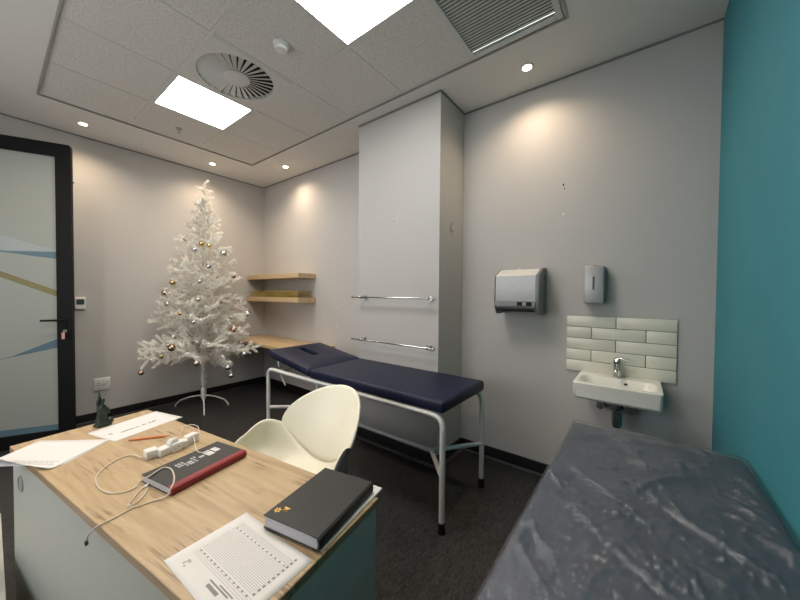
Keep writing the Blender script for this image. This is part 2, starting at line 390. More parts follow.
# ------------------------------------------------------------------ ceiling fittings
def led(i, j, label):
    x, y = GX+i*T, GY-j*T
    t = thing('ceiling_light', label, 'ceiling light', (x+T/2, y-T/2, H))
    bm = bmesh.new(); a = .289
    for s in ((-a, a, -a, -a+.012), (-a, a, a-.012, a), (-a, -a+.012, -a+.012, a-.012), (a-.012, a, -a+.012, a-.012)): box(bm, s[0], s[1], s[2], s[3], .0045, .03)
    obj('frame', bm, M['whitemetal'], t)
    obj('diffuser', bx(-a+.012, a-.012, -a+.012, a-.012, .007, .028), M['panel'], t)
led(1, 1, 'square white LED ceiling panel beside the round swirl air diffuser')
led(1, 4, 'large bright LED ceiling panel cut by the top edge, beside the slatted grille')
# swirl diffuser
cx, cy = GX+1.5*T, GY-2.5*T
t = thing('air_diffuser', 'round swirl air diffuser with radial blades in a white square ceiling plate', 'air vent', (cx, cy, H))
bm = bmesh.new(); n = 64; R = .262; a = .289
lo, so = [], []
for k2 in range(n):
    th = 2*pi*k2/n; c, s = cos(th), sin(th); q = a/max(abs(c), abs(s))
    lo.append((R*c, R*s)); so.append((q*c, q*s))
loft(bm, [[(x, y, .03) for x, y in so], [(x, y, .002) for x, y in so], [(x, y, .002) for x, y in lo], [(x, y, .03) for x, y in lo]], False, False)
obj('face_plate', bm, M['whitemetal'], t)
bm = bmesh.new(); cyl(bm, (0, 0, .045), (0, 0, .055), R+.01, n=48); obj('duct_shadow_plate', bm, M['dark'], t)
bm = bmesh.new(); lathe(bm, [(.09, .012), (.092, .002), (.086, -.001), (.0, -.001)], 40); obj('hub', bm, M['whitemetal'], t, smooth=True)
for k2 in range(30):
    th = 2*pi*k2/30; bm = bmesh.new()
    w0, w1 = .0076, .0208
    vs = [(.085, -w0), (R+.002, -w1), (R+.002, w1), (.085, w0)]
    top = [bm.verts.new((x, y, .0015)) for x, y in vs]; bot = [bm.verts.new((x, y, -.0005)) for x, y in vs]
    bm.faces.new(bot[::-1]); bm.faces.new(top)
    for q in range(4): bm.faces.new((bot[q], bot[(q+1) % 4], top[(q+1) % 4], top[q]))
    bmesh.ops.recalc_face_normals(bm, faces=bm.faces)
    bmesh.ops.transform(bm, matrix=Matrix.Rotation(th, 4, 'Z') @ Matrix.Translation((0, 0, .012)) @ Matrix.Rotation(radians(20), 4, 'X'), verts=bm.verts)
    obj('blade', bm, M['whitemetal'], t)
# return-air grille
x0, y1 = GX+2*T, GY-5*T
t = thing('air_grille', 'square slatted return air grille in the corner of the ceiling tiles', 'air vent', (x0+T/2, y1-T/2, H))
bm = bmesh.new(); a = .289; f = .035
for s in ((-a, a, -a, -a+f), (-a, a, a-f, a), (-a, -a+f, -a+f, a-f), (a-f, a, -a+f, a-f)): box(bm, s[0], s[1], s[2], s[3], -.006, .008, bev=.003, seg=1)
obj('frame', bm, M['slat'], t)
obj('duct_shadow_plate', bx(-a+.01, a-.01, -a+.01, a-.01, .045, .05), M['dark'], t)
for k2 in range(22):
    u = -a+f+.012 + k2*(2*(a-f)-.024)/21
    bm = bx(-.0095, .0095, -a+f, a-f, -.001, .001, mtx=Matrix.Translation((u, 0, .006)) @ Matrix.Rotation(radians(-14), 4, 'Y'))
    obj('slat', bm, M['slat'], t)
# downlights
def downlight(x, y, label, power=16, visible=True):
    t = thing('downlight', label, 'ceiling light', (x, y, H), group=None)
    bm = bmesh.new(); lathe(bm, [(.030, -.001), (.031, -.006), (.043, -.006), (.046, -.0005), (.046, -.0002)], 32); obj('trim_ring', bm, M['whitemetal'], t, smooth=True)
    bm = bmesh.new(); cyl(bm, (0, 0, -.0075), (0, 0, -.0061), .029, n=24); obj('lamp', bm, M['bulb'], t)
    L = bpy.data.lights.new('downlight_beam', 'SPOT'); L.energy = power; L.color = (1.0, 0.78, 0.56); L.spot_size = radians(146); L.spot_blend = 1.0; L.shadow_soft_size = .025
    o = bpy.data.objects.new('downlight_beam', L); C.objects.link(o); o.location = (x, y, H-.012)
downlight(.583, 4.331, 'small warm recessed downlight above the black door corner', 46)
downlight(1.748, 4.339, 'small warm recessed downlight above the tip of the white tree', 46)
downlight(2.352, 3.676, 'small warm recessed downlight above the wooden wall shelves', 46)
downlight(2.358, .685, 'bright warm recessed downlight above the paper towel dispenser', 40)
downlight(-.02, 3.45, 'added unseen recessed downlight in the ceiling margin on the door side, nearest the door', 60)  # this and the next two are out of view, added to brighten the left side
downlight(-.02, 1.95, 'added unseen recessed downlight in the ceiling margin beside the desk', 60)
downlight(-.02, .60, 'added unseen recessed downlight in the ceiling margin, nearest the teal wall', 60)
# smoke detector, sprinkler
t = thing('smoke_detector', 'white round smoke detector on the ceiling tile beside the large light', 'smoke detector', (1.189, 1.911, H+.006))
bm = bmesh.new(); lathe(bm, [(.050, 0), (.050, -.012), (.046, -.016), (.040, -.017)], 32); obj('base', bm, M['white'], t, smooth=True)
bm = bmesh.new(); lathe(bm, [(.036, -.016), (.040, -.030), (.034, -.042), (.012, -.048), (.0, -.048)], 32); obj('sensor_head', bm, M['white'], t, smooth=True)
t = thing('sprinkler', 'small metal sprinkler head in the ceiling tile near the tree end', 'sprinkler', (1.182, 3.70, H+.006))
bm = bmesh.new(); lathe(bm, [(.03, 0), (.028, -.005), (.012, -.007)], 24); obj('rosette', bm, M['steel'], t, smooth=True)
bm = bmesh.new(); cyl(bm, (0, 0, -.005), (0, 0, -.022), .008); tube(bm, [(-.011, 0, -.02), (-.012, 0, -.034), (0, 0, -.044)], .0025, 6); tube(bm, [(.011, 0, -.02), (.012, 0, -.034), (0, 0, -.044)], .0025, 6)
cyl(bm, (0, 0, -.044), (0, 0, -.047), .016, n=16); box(bm, -.013, .013, -.003, .003, -.024, -.018); obj('nozzle', bm, M['steel'], t)
# ------------------------------------------------------------------ frosted door, standing ajar
ang = radians(-25); DW, DH, DT = .97, 2.75, .045
edge = Vector((.482, 4.222)); ux = Vector((cos(ang), sin(ang)))
hinge = edge - ux*DW
d = bpy.data.objects.new('door_1', None); C.objects.link(d); d.location = (hinge.x, hinge.y, 0); d.rotation_euler = (0, 0, ang)
tag(d, 'tall frosted glass door in a black frame, standing ajar at the left', 'door'); d['kind'] = 'structure'
SW = .105
bm = bmesh.new()
out = rrect(0, DW, .008, DH, .018, 4); inn = rrect(SW, DW-SW, .12, DH-.12, .004, 4)
loft(bm, [[(x, y, z) for x, z in lp] for lp, y in ((inn, 0), (out, 0), (out, DT), (inn, DT), (inn, 0))], False, False)
bmesh.ops.recalc_face_normals(bm, faces=bm.faces)
obj('door_frame', bm, M['alu'], d)
pane = obj('glass_pane', bx(SW-.005, DW-SW+.005, DT*.35, DT*.65, .115, DH-.115), M['frost'], d)
# leaf faces the room with its -y side
yf = DT*.35
def swoosh(name, m, top, botm, off):
    bm = bmesh.new(); n = 24; xs = [SW + (DW-2*SW)*i/(n-1) for i in range(n)]
    A = [bm.verts.new((x, yf-off, top(x))) for x in xs]; B = [bm.verts.new((x, yf-off, botm(x))) for x in xs]
    A2 = [bm.verts.new((x, yf-.0002, top(x))) for x in xs]; B2 = [bm.verts.new((x, yf-.0002, botm(x))) for x in xs]
    for i in range(n-1):
        bm.faces.new((B[i], B[i+1], A[i+1], A[i])); bm.faces.new((A[i], A[i+1], A2[i+1], A2[i])); bm.faces.new((B[i], B2[i], B2[i+1], B[i+1]))
    bmesh.ops.recalc_face_normals(bm, faces=bm.faces)
    obj(name, bm, m, pane)
e = DW-SW
swoosh('pale_swoosh', M['paleblue'], lambda x: 1.768 + .363*(e-x), lambda x: 1.764 - .028*(e-x), .0006)
swoosh('blue_swoosh', M['blue'], lambda x: 1.764 - .03*(e-x), lambda x: min(1.762-.03*(e-x)-.004, 1.70 + .117*(e-x)), .0010)
swoosh('olive_swoosh', M['olive'], lambda x: 1.407 + .471*(e-x), lambda x: 1.352 + .48*(e-x), .0010)
swoosh('lower_blue_swoosh', M['blue'], lambda x: max(.966 - .48*(e-x), .887 - .22*(e-x)), lambda x: .883 - .22*(e-x), .0010)
swoosh('bottom_blue_swoosh', M['blue'], lambda x: .17 + .02*(e-x), lambda x: .118 + .0*(e-x), .0010)
bm = bmesh.new(); hx = DW-.05
box(bm, hx-.013, hx+.013, -.008, -.0005, 1.07, 1.16, bev=.003, seg=2)
tube(bm, arcfillet([(hx, -.006, 1.138), (hx, -.05, 1.138), (hx-.145, -.05, 1.138)], .014), .0095, 10)
hn = obj('door_handle', bm, M['alu'], d, smooth=True)
bm = bmesh.new(); cyl(bm, (hx, -.014, 1.035), (hx, -.0005, 1.035), .013, n=18); obj('lock_cylinder', bm, M['steel'], d, smooth=True)
bm = bmesh.new(); box(bm, hx-.002, hx+.002, -.042, -.014, 1.026, 1.046, bev=.001, seg=1); obj('key', bm, M['steel'], d)
bm = bmesh.new(); box(bm, hx-.011, hx+.011, -.046, -.041, .965, 1.024, bev=.002, seg=1); obj('key_tag', bm, M['key'], d)
# jambs round the opening
bm = bmesh.new()
box(bm, OX0-.03, OX0+.02, YL-.008, YL+.175, 0, OZ+.03); box(bm, OX1-.02, OX1+.03, YL-.008, YL+.175, 0, OZ+.03); box(bm, OX0, OX1, YL-.008, YL+.175, OZ-.02, OZ+.03)
struct('trim_%d' % k, bm, M['alu'])
# ------------------------------------------------------------------ thermostat and socket on the left wall
t = thing('thermostat', 'square white thermostat with a dark screen beside the black door', 'thermostat', (.592, YL, 1.275))
obj('body', bx(-.040, .040, -.022, 0, -.062, .066, bev=.006, seg=3), M['white'], t, smooth=True)
obj('screen', bx(-.029, .029, -.0235, -.021, -.012, .046, bev=.001, seg=1), M['lcd'], t)
obj('button_flap', bx(-.034, .034, -.0245, -.021, -.056, -.042, bev=.002, seg=1), M['slat'], t)
t = thing('wall_socket', 'white double wall socket low on the wall behind the figurine', 'socket', (.757, YL, .388))
obj('face_plate', bx(-.066, .066, -.011, -.0005, -.067, .067, bev=.004, seg=3), M['white'], t, smooth=True)
bm = bmesh.new()
for sx in (-.042, -.022, .006): cyl(bm, (sx, -.0125, -.006 if sx != -.032 else .01), (sx, -.0105, -.006), .0045, n=12)
cyl(bm, (-.032, -.0125, .014), (-.032, -.0105, .014), .0055, n=12); cyl(bm, (.022, -.0125, -.006), (.022, -.0105, -.006), .0045, n=12)
obj('socket_holes', bm, M['dark'], t)
for sx in (.014, .040): obj('switch', bx(sx-.007, sx+.007, -.0145, -.0105, .012, .040, bev=.002, seg=1), M['white'], t)
# ------------------------------------------------------------------ shelves, worktop, yellow tray
def shelf(z0, z1, label):
    o = obj('wall_shelf', bx(-.272, -.0006, -.64, .638, 0, z1-z0, bev=.0025, seg=2), M['oak2'], loc=(XR, 4.05, z0)); tag(o, label, 'shelf', 'pale oak wall shelves'); return o
shelf(1.594, 1.655, 'upper pale oak floating shelf in the corner, nothing on it')
shelf(1.281, 1.341, 'lower pale oak floating shelf, holding the yellow tray')
t = thing('worktop', 'pale oak worktop in the far corner behind the navy couch head', 'worktop', (XR, 3.86, 0))
obj('top', bx(-.53, -.0006, -.826, .826, .715, .752, bev=.002, seg=2), M['oak2'], t)
obj('back_rail', bx(-.06, -.016, -.79, .80, .56, .715, bev=.001, seg=1), mat('dark_rail', (.05, .048, .045), .7), t)
t = thing('yellow_tray', 'long low yellow slatted tray standing on the lower oak shelf', 'tray', (2.50, 4.065, 1.3415))
bm = bmesh.new(); box(bm, -.10, .10, -.595, .595, .0, .006); obj('base', bm, M['yellow'], t)
bm = bmesh.new()
for xx in (-.10, .094): box(bm, xx, xx+.006, -.595, .595, .078, .088); box(bm, xx, xx+.006, -.595, .595, .036, .042)
for yy in (-.595, .589): box(bm, -.10, .10, yy, yy+.006, .078, .088)
obj('rim', bm, M['yellow'], t)
for side in (-.0985, .0985):
    for q in range(38):
        y = -.59 + 1.18*q/37
        obj('bar', bx(side-.0022, side+.0022, y-.004, y+.004, .005, .08), M['yellow'], t)
# ------------------------------------------------------------------ chrome rails on the column
def rail(z, label):
    t = thing('chrome_rail', label, 'rail', (XC, 1.768, z), group='chrome rails on the column')
    bm = bmesh.new(); cyl(bm, (-.062, -.455, 0), (-.062, .462, 0), .0070, n=18); obj('bar', bm, M['chrome'], t, smooth=True)
    for yy in (-.395, .345):
        bm = bmesh.new(); cyl(bm, (-.075, yy, 0), (-.0125, yy, 0), .0065); cyl(bm, (-.012, yy, 0), (-.0004, yy, 0), .017, n=20); cyl(bm, (-.062, yy-.013, 0), (-.062, yy+.013, 0), .0125); cyl(bm, (-.062, yy, -.012), (-.062, yy, .026), .006)
        obj('bracket', bm, M['chrome'], t, smooth=True)
    for yy in (-.457, .464):
        bm = bmesh.new(); cyl(bm, (-.062, yy-.004, 0), (-.062, yy+.004, 0), .0105); obj('end_cap', bm, M['chrome'], t, smooth=True)
rail(1.369, 'upper chrome rail on the front of the wall column')
rail(.966, 'lower chrome rail on the column, just above the navy couch')
# ------------------------------------------------------------------ paper towel and soap dispensers
t = thing('paper_towel_dispenser', 'wide grey steel paper towel dispenser on the wall, left of the soap dispenser', 'dispenser', (XR, .76, 1.43))
bm = bmesh.new(); prism(bm, [(-.0006, .178), (-.085, .172), (-.208, .118), (-.214, -.07), (-.204, -.118), (-.165, -.148), (-.0006, -.165)], 'y', -.143, .157)
bmesh.ops.bevel(bm, geom=list(bm.edges), offset=.004, segments=2, affect='EDGES'); obj('body', bm, M['steel'], t, smooth=True)
bm = bmesh.new(); prism(bm, [(-.040, .1765), (-.085, .1735), (-.209, .1195), (-.209, .1165), (-.083, .1705), (-.040, .174)], 'y', -.141, .155); obj('lid', bm, M['steel_top'], t)
for s, y0, y1 in ((0, -.165, -.1435), (1, .1575, .163)):
    bm = bmesh.new(); prism(bm, [(-.0006, .182), (-.088, .176), (-.212, .12), (-.218, -.07), (-.208, -.12), (-.175, -.172), (-.06, -.178), (-.0006, -.168)], 'y', y0, y1)
    bmesh.ops.bevel(bm, geom=list(bm.edges), offset=.003, segments=2, affect='EDGES'); obj('side_cheek', bm, M['steel_dark'], t, smooth=True)
obj('lower_band', bx(-.2175, -.20, -.143, .157, -.113, -.072, bev=.002, seg=1), M['steel_dark'], t)
w = obj('display_window', bx(-.2195, -.2165, -.118, -.012, -.108, -.078, bev=.001, seg=1), M['dark'], t)
bm = bmesh.new()
for q in range(3): box(bm, -.2203, -.2194, -.078, -.052, -.103+q*.008, -.0985+q*.008)
obj('display_marks', bm, M['slat'], w)
bm = bmesh.new(); box(bm, -.203, -.12, -.12, .15, -.152, -.142); obj('paper_slot', bm, M['dark'], t)
bm = bmesh.new(); lathe(bm, [(.008, 0), (.008, .006), (.005, .008), (.0, .008)], 14, Matrix.Translation((-.03, .03, .178))); obj('lock_button', bm, M['steel_top'], t)
bm = bmesh.new(); box(bm, -.075, -.045, -.1662, -.1648, .085, .125, bev=.0004, seg=1); obj('side_label', bm, mat('blue_label', (.08, .13, .25), .5), t)
t = thing('soap_dispenser', 'small upright grey steel soap dispenser on the wall above the tiles', 'dispenser', (XR, .270, 1.48))
obj('body', bx(-.098, -.0006, -.058, .058, -.128, .126, bev=.006, seg=3), M['steel'], t, smooth=True)
obj('side_cover', bx(-.094, -.002, -.0615, -.0575, -.124, .122, bev=.001, seg=1), M['steel_dark'], t)
obj('sight_window', bx(-.0995, -.0965, -.006, .006, -.035, .055, bev=.001, seg=1), mat('dark_window', (.03, .03, .032), .3), t)
bm = bmesh.new(); box(bm, -.0988, -.0976, -.02, .02, -.072, -.066); box(bm, -.0988, -.0976, -.009, .009, -.1, -.084); obj('badge', bm, M['plate'], t)
obj('hinge', bx(-.06, -.03, -.01, .01, .1255, .135, bev=.002, seg=1), M['steel_dark'], t)
# ------------------------------------------------------------------ tile splashback, basin, tap, plumbing
t = thing('splashback', 'ivory brick tile splashback on the wall behind the basin', 'tiles', (XR, .134, 1.055))
obj('grout_panel', bx(-.006, 0, -.309, .309, -.203, .203), M['grout'], t)
bm = bmesh.new(); g = .0022
rows = [(-.309, .008, .309)] ; rows = [[-.309, .008, .309], [-.309, -.156, .152, .309], [-.309, .008, .309], [-.309, -.156, .152, .309], [-.309, .008, .309]]
for r, js in enumerate(rows):
    z1 = .203 - r*.0812; z0 = z1-.0812
    for a, b in zip(js[:-1], js[1:]): box(bm, -.0125, -.003, a+g*(a > -.3), b-g*(b < .3), z0+g*.8, z1-g*.8, bev=.0015, seg=2)
obj('tiles', bm, M['tile'], t, smooth=True)
t = thing('wash_basin', 'small white rectangular wall basin under the tile splashback', 'basin', (XR, .122, .857))
bm = bmesh.new(); f0, hw, hb = -.362, .226, -.109
def lp(x0, x1, y0, y1, r, z): return [(x, y, z) for x, y in rrect(x0, x1, y0, y1, r, 5)]
bk = -.0128
loft(bm, [lp(f0+.06, bk, -hw+.02, hw-.02, .02, hb), lp(f0+.020, bk, -hw+.008, hw-.008, .02, hb+.002), lp(f0+.008, bk, -hw+.003, hw-.003, .022, hb+.016), lp(f0, bk, -hw, hw, .018, -.006), lp(f0+.004, bk-.002, -hw+.004, hw-.004, .016, 0),
          lp(f0+.026, -.108, -hw+.024, hw-.024, .06, 0), lp(f0+.034, -.114, -hw+.031, hw-.031, .055, -.008), lp(f0+.055, -.128, -hw+.06, hw-.06, .05, -.062), lp(f0+.09, -.16, -hw+.12, hw-.12, .04, -.074)], True, True)
obj('bowl', bm, M['ceramic'], t, smooth=True)
bm = bmesh.new(); cyl(bm, (-.121, -.045, -.030), (-.1165, -.045, -.027), .0135, n=18); obj('overflow_ring', bm, M['chrome'], t)
bm = bmesh.new(); cyl(bm, (-.1225, -.045, -.0305), (-.1205, -.045, -.0295), .009, n=16); obj('overflow_hole', bm, M['dark'], t)
bm = bmesh.new(); cyl(bm, (-.225, 0, -.0738), (-.225, 0, -.0715), .022, n=20); obj('drain', bm, M['chrome'], t)
t = thing('tap', 'chrome mixer tap standing on the back ledge of the basin', 'tap', (XR-.062, .128, .8572))
bm = bmesh.new(); lathe(bm, [(.027, 0), (.027, .006), (.022, .010), (.021, .085), (.023, .10), (.022, .112), (.014, .120), (.0, .121)], 24); obj('body', bm, M['chrome'], t, smooth=True)
bm = bmesh.new(); tube(bm, catmull([(-.012, 0, .055), (-.05, 0, .068), (-.095, 0, .066), (-.108, 0, .05)], 5), [.014]*5+[.013]*5+[.012]*5+[.011], 14); obj('spout', bm, M['chrome'], t, smooth=True)
bm = bmesh.new(); tube(bm, [(0, 0, .118), (.0, -.004, .128), (-.010, -.03, .128), (-.018, -.056, .118)], [.012, .010, .007, .005], 12); obj('lever', bm, M['chrome'], t, smooth=True)
t = thing('basin_waste', 'dark chrome bottle trap and valves under the basin', 'plumbing', (XR, .118, .62))
pm = mat('dull_chrome', (.40, .40, .39), .2, metal=1.0)
bm = bmesh.new(); cyl(bm, (-.16, 0, .045), (-.16, 0, .128), .016); cyl(bm, (-.16, 0, .09), (-.16, 0, .105), .026); obj('tailpiece', bm, pm, t, smooth=True)
bm = bmesh.new(); lathe(bm, [(.012, -.07), (.026, -.065), (.03, -.04), (.03, .03), (.034, .034), (.034, .05), (.02, .056)], 24, Matrix.Translation((-.16, 0, 0))); obj('bottle_trap', bm, pm, t, smooth=True)
bm = bmesh.new(); tube(bm, [(-.16, 0, .01), (-.10, 0, .012), (0, 0, .012)], .015, 12); cyl(bm, (-.008, 0, .012), (0, 0, .012), .03); obj('waste_pipe', bm, pm, t, smooth=True)
for yy in (.10, -.075):
    bm = bmesh.new(); cyl(bm, (-.07, yy, .030), (-.0, yy, .030), .013); cyl(bm, (-.006, yy, .030), (-.0, yy, .030), .028); cyl(bm, (-.095, yy, .030), (-.060, yy, .030), .022); cyl(bm, (-.05, yy, .03), (-.05, yy, .127), .008)
    obj('valve', bm, pm, t, smooth=True)
# ------------------------------------------------------------------ navy examination couch
def couch_frame(t, hx, y0, y1, zr, lever=False, m=None):
    m = m or M['tube']
    for s in (-1, 1):
        x = s*hx; bm = bmesh.new()
        tube(bm, arcfillet([(x, y0, .05), (x, y0, zr), (x, y1, zr), (x, y1, .05)], .075, 7), .0175, 14); fr = obj('side_frame', bm, m, t, smooth=True)
        for y in (y0, y1):
            bm = bmesh.new(); lathe(bm, [(.021, 0), (.023, .004), (.0215, .062), (.018, .064)], 20, Matrix.Translation((x, y, 0))); obj('rubber_foot', bm, M['rubber'], fr, smooth=True)
    bm = bmesh.new(); a = .25; zb = .30
    cyl(bm, (0, y0+a, zb), (0, y1-a, zb), .0155); obj('stretcher', bm, m, t, smooth=True)
    for y, q in ((y0, a), (y1, -a)):
        for s in (-1, 1):
            bm = bmesh.new(); cyl(bm, (s*(hx-.004), y, zb+.02), (0, y+q, zb), .0155); obj('brace', bm, m, t, smooth=True)
    for y in (y0+.15, (y0+y1)/2, y1-.15):
        bm = bmesh.new(); cyl(bm, (-hx, y, zr), (hx, y, zr), .012); obj('crossbar', bm, m, t, smooth=True)
t = thing('examination_couch', 'navy vinyl examination couch on silver tube legs with its head raised, beside the column', 'couch', (1.899, 0, 0))
couch_frame(t, .287, .914, 2.80, .688)
def cushion(x0, x1, y0, y1, z0, z1, bev=.022):
    bm = bmesh.new(); box(bm, x0, x1, y0, y1, z0, z1, bev=bev, seg=4); return bm
obj('body_cushion', cushion(-.305, .297, .900, 2.162, .7065, .782), M['navy'], t, smooth=True)
# head cushion with a breathing slot
bm = bmesh.new(); L, W2, th = .63, .306, .07
oo = rrect(-W2, W2, 0, L, .02, 4); ii = rrect(-.038, .038, L-.33, L-.10, .018, 4)
def sh(lp, q, z): # inset loop by q
    cxm = sum(p[0] for p in lp)/len(lp); cym = sum(p[1] for p in lp)/len(lp)
    return [(p[0] + (q if p[0] < cxm else -q), p[1] + (q if p[1] < cym else -q), z) for p in lp]
loft(bm, [sh(ii, 0, .012), sh(ii, 0, th-.012), sh(ii, -.004, th-.003), sh(ii, -.012, th), sh(oo, .022, th), sh(oo, .007, th-.006), sh(oo, 0, th-.02), sh(oo, 0, .02), sh(oo, .007, .006), sh(oo, .02, 0), sh(ii, -.006, 0), sh(ii, 0, .012)], False, False)
bmesh.ops.recalc_face_normals(bm, faces=bm.faces)
hd = obj('head_cushion', bm, M['navy'], t, smooth=True, loc=(0, 2.170, .712)); hd.rotation_euler = (radians(8.6), 0, 0)
bm = bmesh.new(); cyl(bm, (-.22, 2.72, .70), (-.22, 2.75, .785), .010); cyl(bm, (.22, 2.72, .70), (.22, 2.75, .785), .010); obj('head_prop', bm, M['tube'], t, smooth=True)
bm = bmesh.new(); tube(bm, [(-.25, 2.66, .69), (-.25, 2.64, .635), (-.25, 2.575, .56)], .008, 10); obj('ratchet_lever', bm, M['white'], t, smooth=True)
# ------------------------------------------------------------------ couch wrapped in clear plastic, in the foreground
t = thing('wrapped_couch', 'slate couch wrapped in crinkled clear plastic, in front of the teal wall', 'couch', (.95, -.03, 0), radians(90))
couch_frame(t, .27, -.86, .86, .672)
obj('cushion', cushion(-.305, .303, -.872, .90, .6905, .764, .026), M['slate'], t, smooth=True)
def ridge(x, y, s, o):
    return 1 - abs(noise.noise(Vector((x*s, y*s, o))))*2
folds = []
for (ax, ay, bx_, by, h, w) in ((.225, -.135, .10, -.03, .011, .011), (.113, -.034, -.06, .11, .012, .011), (.02, -.30, -.25, -.10, .013, .011), (.295, .12, .16, .27, .012, .012), (-.21, -.29, -.285, -.21, .010, .010),
                                (.300, -.30, .225, -.18, .008, .010), (.273, -.398, .024, -.179, .007, .012), (-.227, -.64, -.285, -.55, .008, .012), (-.188, -.458, -.265, -.34, .009, .010), (.225, -.856, .02, -.60, .010, .013),
                                (.296, -.554, .10, -.80, .009, .014), (.025, -.341, -.145, -.574, .010, .013), (-.105, -.54, -.05, -.715, .012, .014), (-.14, -.87, -.20, -.74, .008, .013), (.07, -.28, -.12, -.54, .008, .012),
                                (.224, -.134, .02, -.169, .007, .012), (.275, .19, .255, .06, .014, .013), (.023, .01, -.10, .015, .009, .011), (.16, -.62, -.04, -.50, .007, .014), (-.05, -.80, .12, -.70, .007, .013), (.30, .0, .20, .12, .010, .010), (.0, .10, -.2, .27, .010, .012), (.22, .25, .05, .40, .012, .013), (-.1, .2, -.29, .33, .01, .012)):
    folds.append((Vector((ax, ay)), Vector((bx_, by)), h, w))
rf = random.Random(11)
for q in range(60):
    ax, ay = rf.uniform(-.29, .29), rf.uniform(-.84, .4); an = rf.gauss(2.35, .45); l = rf.uniform(.05, .20)
    folds.append((Vector((ax, ay)), Vector((ax+l*cos(an), ay+l*sin(an))), rf.uniform(.003, .0065), rf.uniform(.0055, .009)))
def film_z(x, y):
    z = .0045
    n0 = noise.noise(Vector((x*6, y*4, 3.1)))
    z += .006*max(0, n0) + .0045*max(0, ridge(x+.06*n0, y*.8+.1*n0, 5.5, 1.7)-.55)/.45
    z += .0030*max(0, ridge(x*1.3+.05*n0, y+.05*n0, 13, 5.2)-.6)/.4 + .0008*noise.noise(Vector((x*45, y*45, 0)))
    P = Vector((x + .018*noise.noise(Vector((y*9, x*5, 2))), y + .018*noise.noise(Vector((x*9, y*7, 8)))))
    cr = 0
    for a, b, h, w in folds:
        ab = b-a; t = (P-a).dot(ab)/ab.length_squared
        if t < -.05 or t > 1.05: continue
        s = max(0, min(1, t)); dd = (P-(a+ab*s)).length
        if dd > 4*w: continue
        k = min(1, 3.2*s, 3.2*(1-s)); g = math.exp(-(dd/w)**2)
        z += 1.2*h*k*g; cr += k*math.exp(-(dd/(2.2*w))**2)
    if cr > .02:
        z += min(1, cr)*(0.0062*noise.noise(Vector((x*70, y*70, 4))) + .0034*noise.noise(Vector((x*150, y*150, 9))))
    return z
def film_pt(u, v):
    y = -.888 + 1.803*u
    # profile across: hang / round over / top / round / hang
    per = [(-.3125, .64), (-.3125, .748), (-.307, .762), (-.285, .7665), (.285, .7665), (.302, .762), (.3085, .748), (.3085, .64)]
    acc = [0]
    for a, b in zip(per[:-1], per[1:]): acc.append(acc[-1] + math.hypot(b[0]-a[0], b[1]-a[1]))
    s = v*acc[-1]; i = max(j for j in range(len(per)-1) if acc[j] <= s + 1e-9)
    q = (s-acc[i])/(acc[i+1]-acc[i]); x = per[i][0] + q*(per[i+1][0]-per[i][0]); z = per[i][1] + q*(per[i+1][1]-per[i][1])
    dz = film_z(x, y)
    ez = 0
    if y > .86: ez = -.06*((y-.86)/.055)**2.2
    if y < -.862: ez = -.04*((-.862-y)/.026)**2.2
    if abs(x) < .30: return (x, y, z + dz + ez)
    return (x + (0 if x > 0 else -.55*dz), y, z + .2*dz + ez)
bm = bmesh.new(); grid(bm, 520, 200, film_pt); bmesh.ops.recalc_face_normals(bm, faces=bm.faces)
obj('plastic_wrap', bm, M['film'], t, smooth='full')
bm = bx(-.013, .013, -.004, .004, 0, .0012); o = obj('paper_label', bm, M['inkdark'], t, loc=(.098, -.42, .784)); o.rotation_euler = (0, 0, radians(20))
# ------------------------------------------------------------------ desk
th = radians(8.3); dl = Vector((sin(th), -cos(th))); dw = Vector((cos(th), sin(th)))
Bc = Vector((.536, 2.177)); DL, DWd = 1.53, .49
ctr = Bc + dl*DL/2 - dw*DWd/2
desk = thing('desk', 'oak topped desk with grey green panels in the left foreground', 'desk', (ctr.x, ctr.y, 0), th)
hx, hy = DWd/2, DL/2; ZT = .75
obj('desktop', bx(-hx, hx, -hy, hy, ZT-.024, ZT, bev=.0012, seg=1), M['oak'], desk)
bm = bmesh.new()
for s in ((-hx-.0012, -hx+.0002, -hy, hy), (hx-.0002, hx+.0012, -hy, hy), (-hx, hx, -hy-.0012, -hy+.0002), (-hx, hx, hy-.0002, hy+.0012)): box(bm, s[0], s[1], s[2], s[3], ZT-.0238, ZT-.0014)
obj('edge_band', bm, M['oakdark'], desk)
mp = obj('modesty_panel', bx(-hx+.004, -hx+.022, -hy+.02, hy-.02, .004, ZT-.024, bev=.001, seg=1), M['sage'], desk)
for y, nm in ((hy-.02, 'end_panel'), (-hy+.002, 'end_panel')):
    obj(nm, bx(-hx+.022, hx-.008, y, y+.018, .004, ZT-.024, bev=.001, seg=1), M['sage'], desk)
bm = bmesh.new(); lathe(bm, [(.034, 0), (.034, .003), (.028, .004), (.027, .001), (.0, .001)], 28); gm = obj('cable_grommet', bm, M['plate'], mp, smooth=True)
gy_ = (Vector((.060, 1.985))-ctr).dot(-dl)
gm.rotation_euler = (0, radians(-90), 0); gm.location = (-hx+.004, gy_-.01, .628)
# low cabinet in the left corner of the frame
t = thing('low_cabinet', 'grey green low cabinet edge at the bottom left, beside the desk', 'cabinet', (-.20, 1.55, 0))
obj('carcass', bx(-.22, .224, -.60, .96, .04, .28, bev=.001, seg=1), M['sage'], t); obj('top', bx(-.222, .2285, -.605, .965, .28, .30, bev=.001, seg=1), M['sage'], t); obj('plinth', bx(-.20, .19, -.57, .93, 0, .04), M['black'], t)
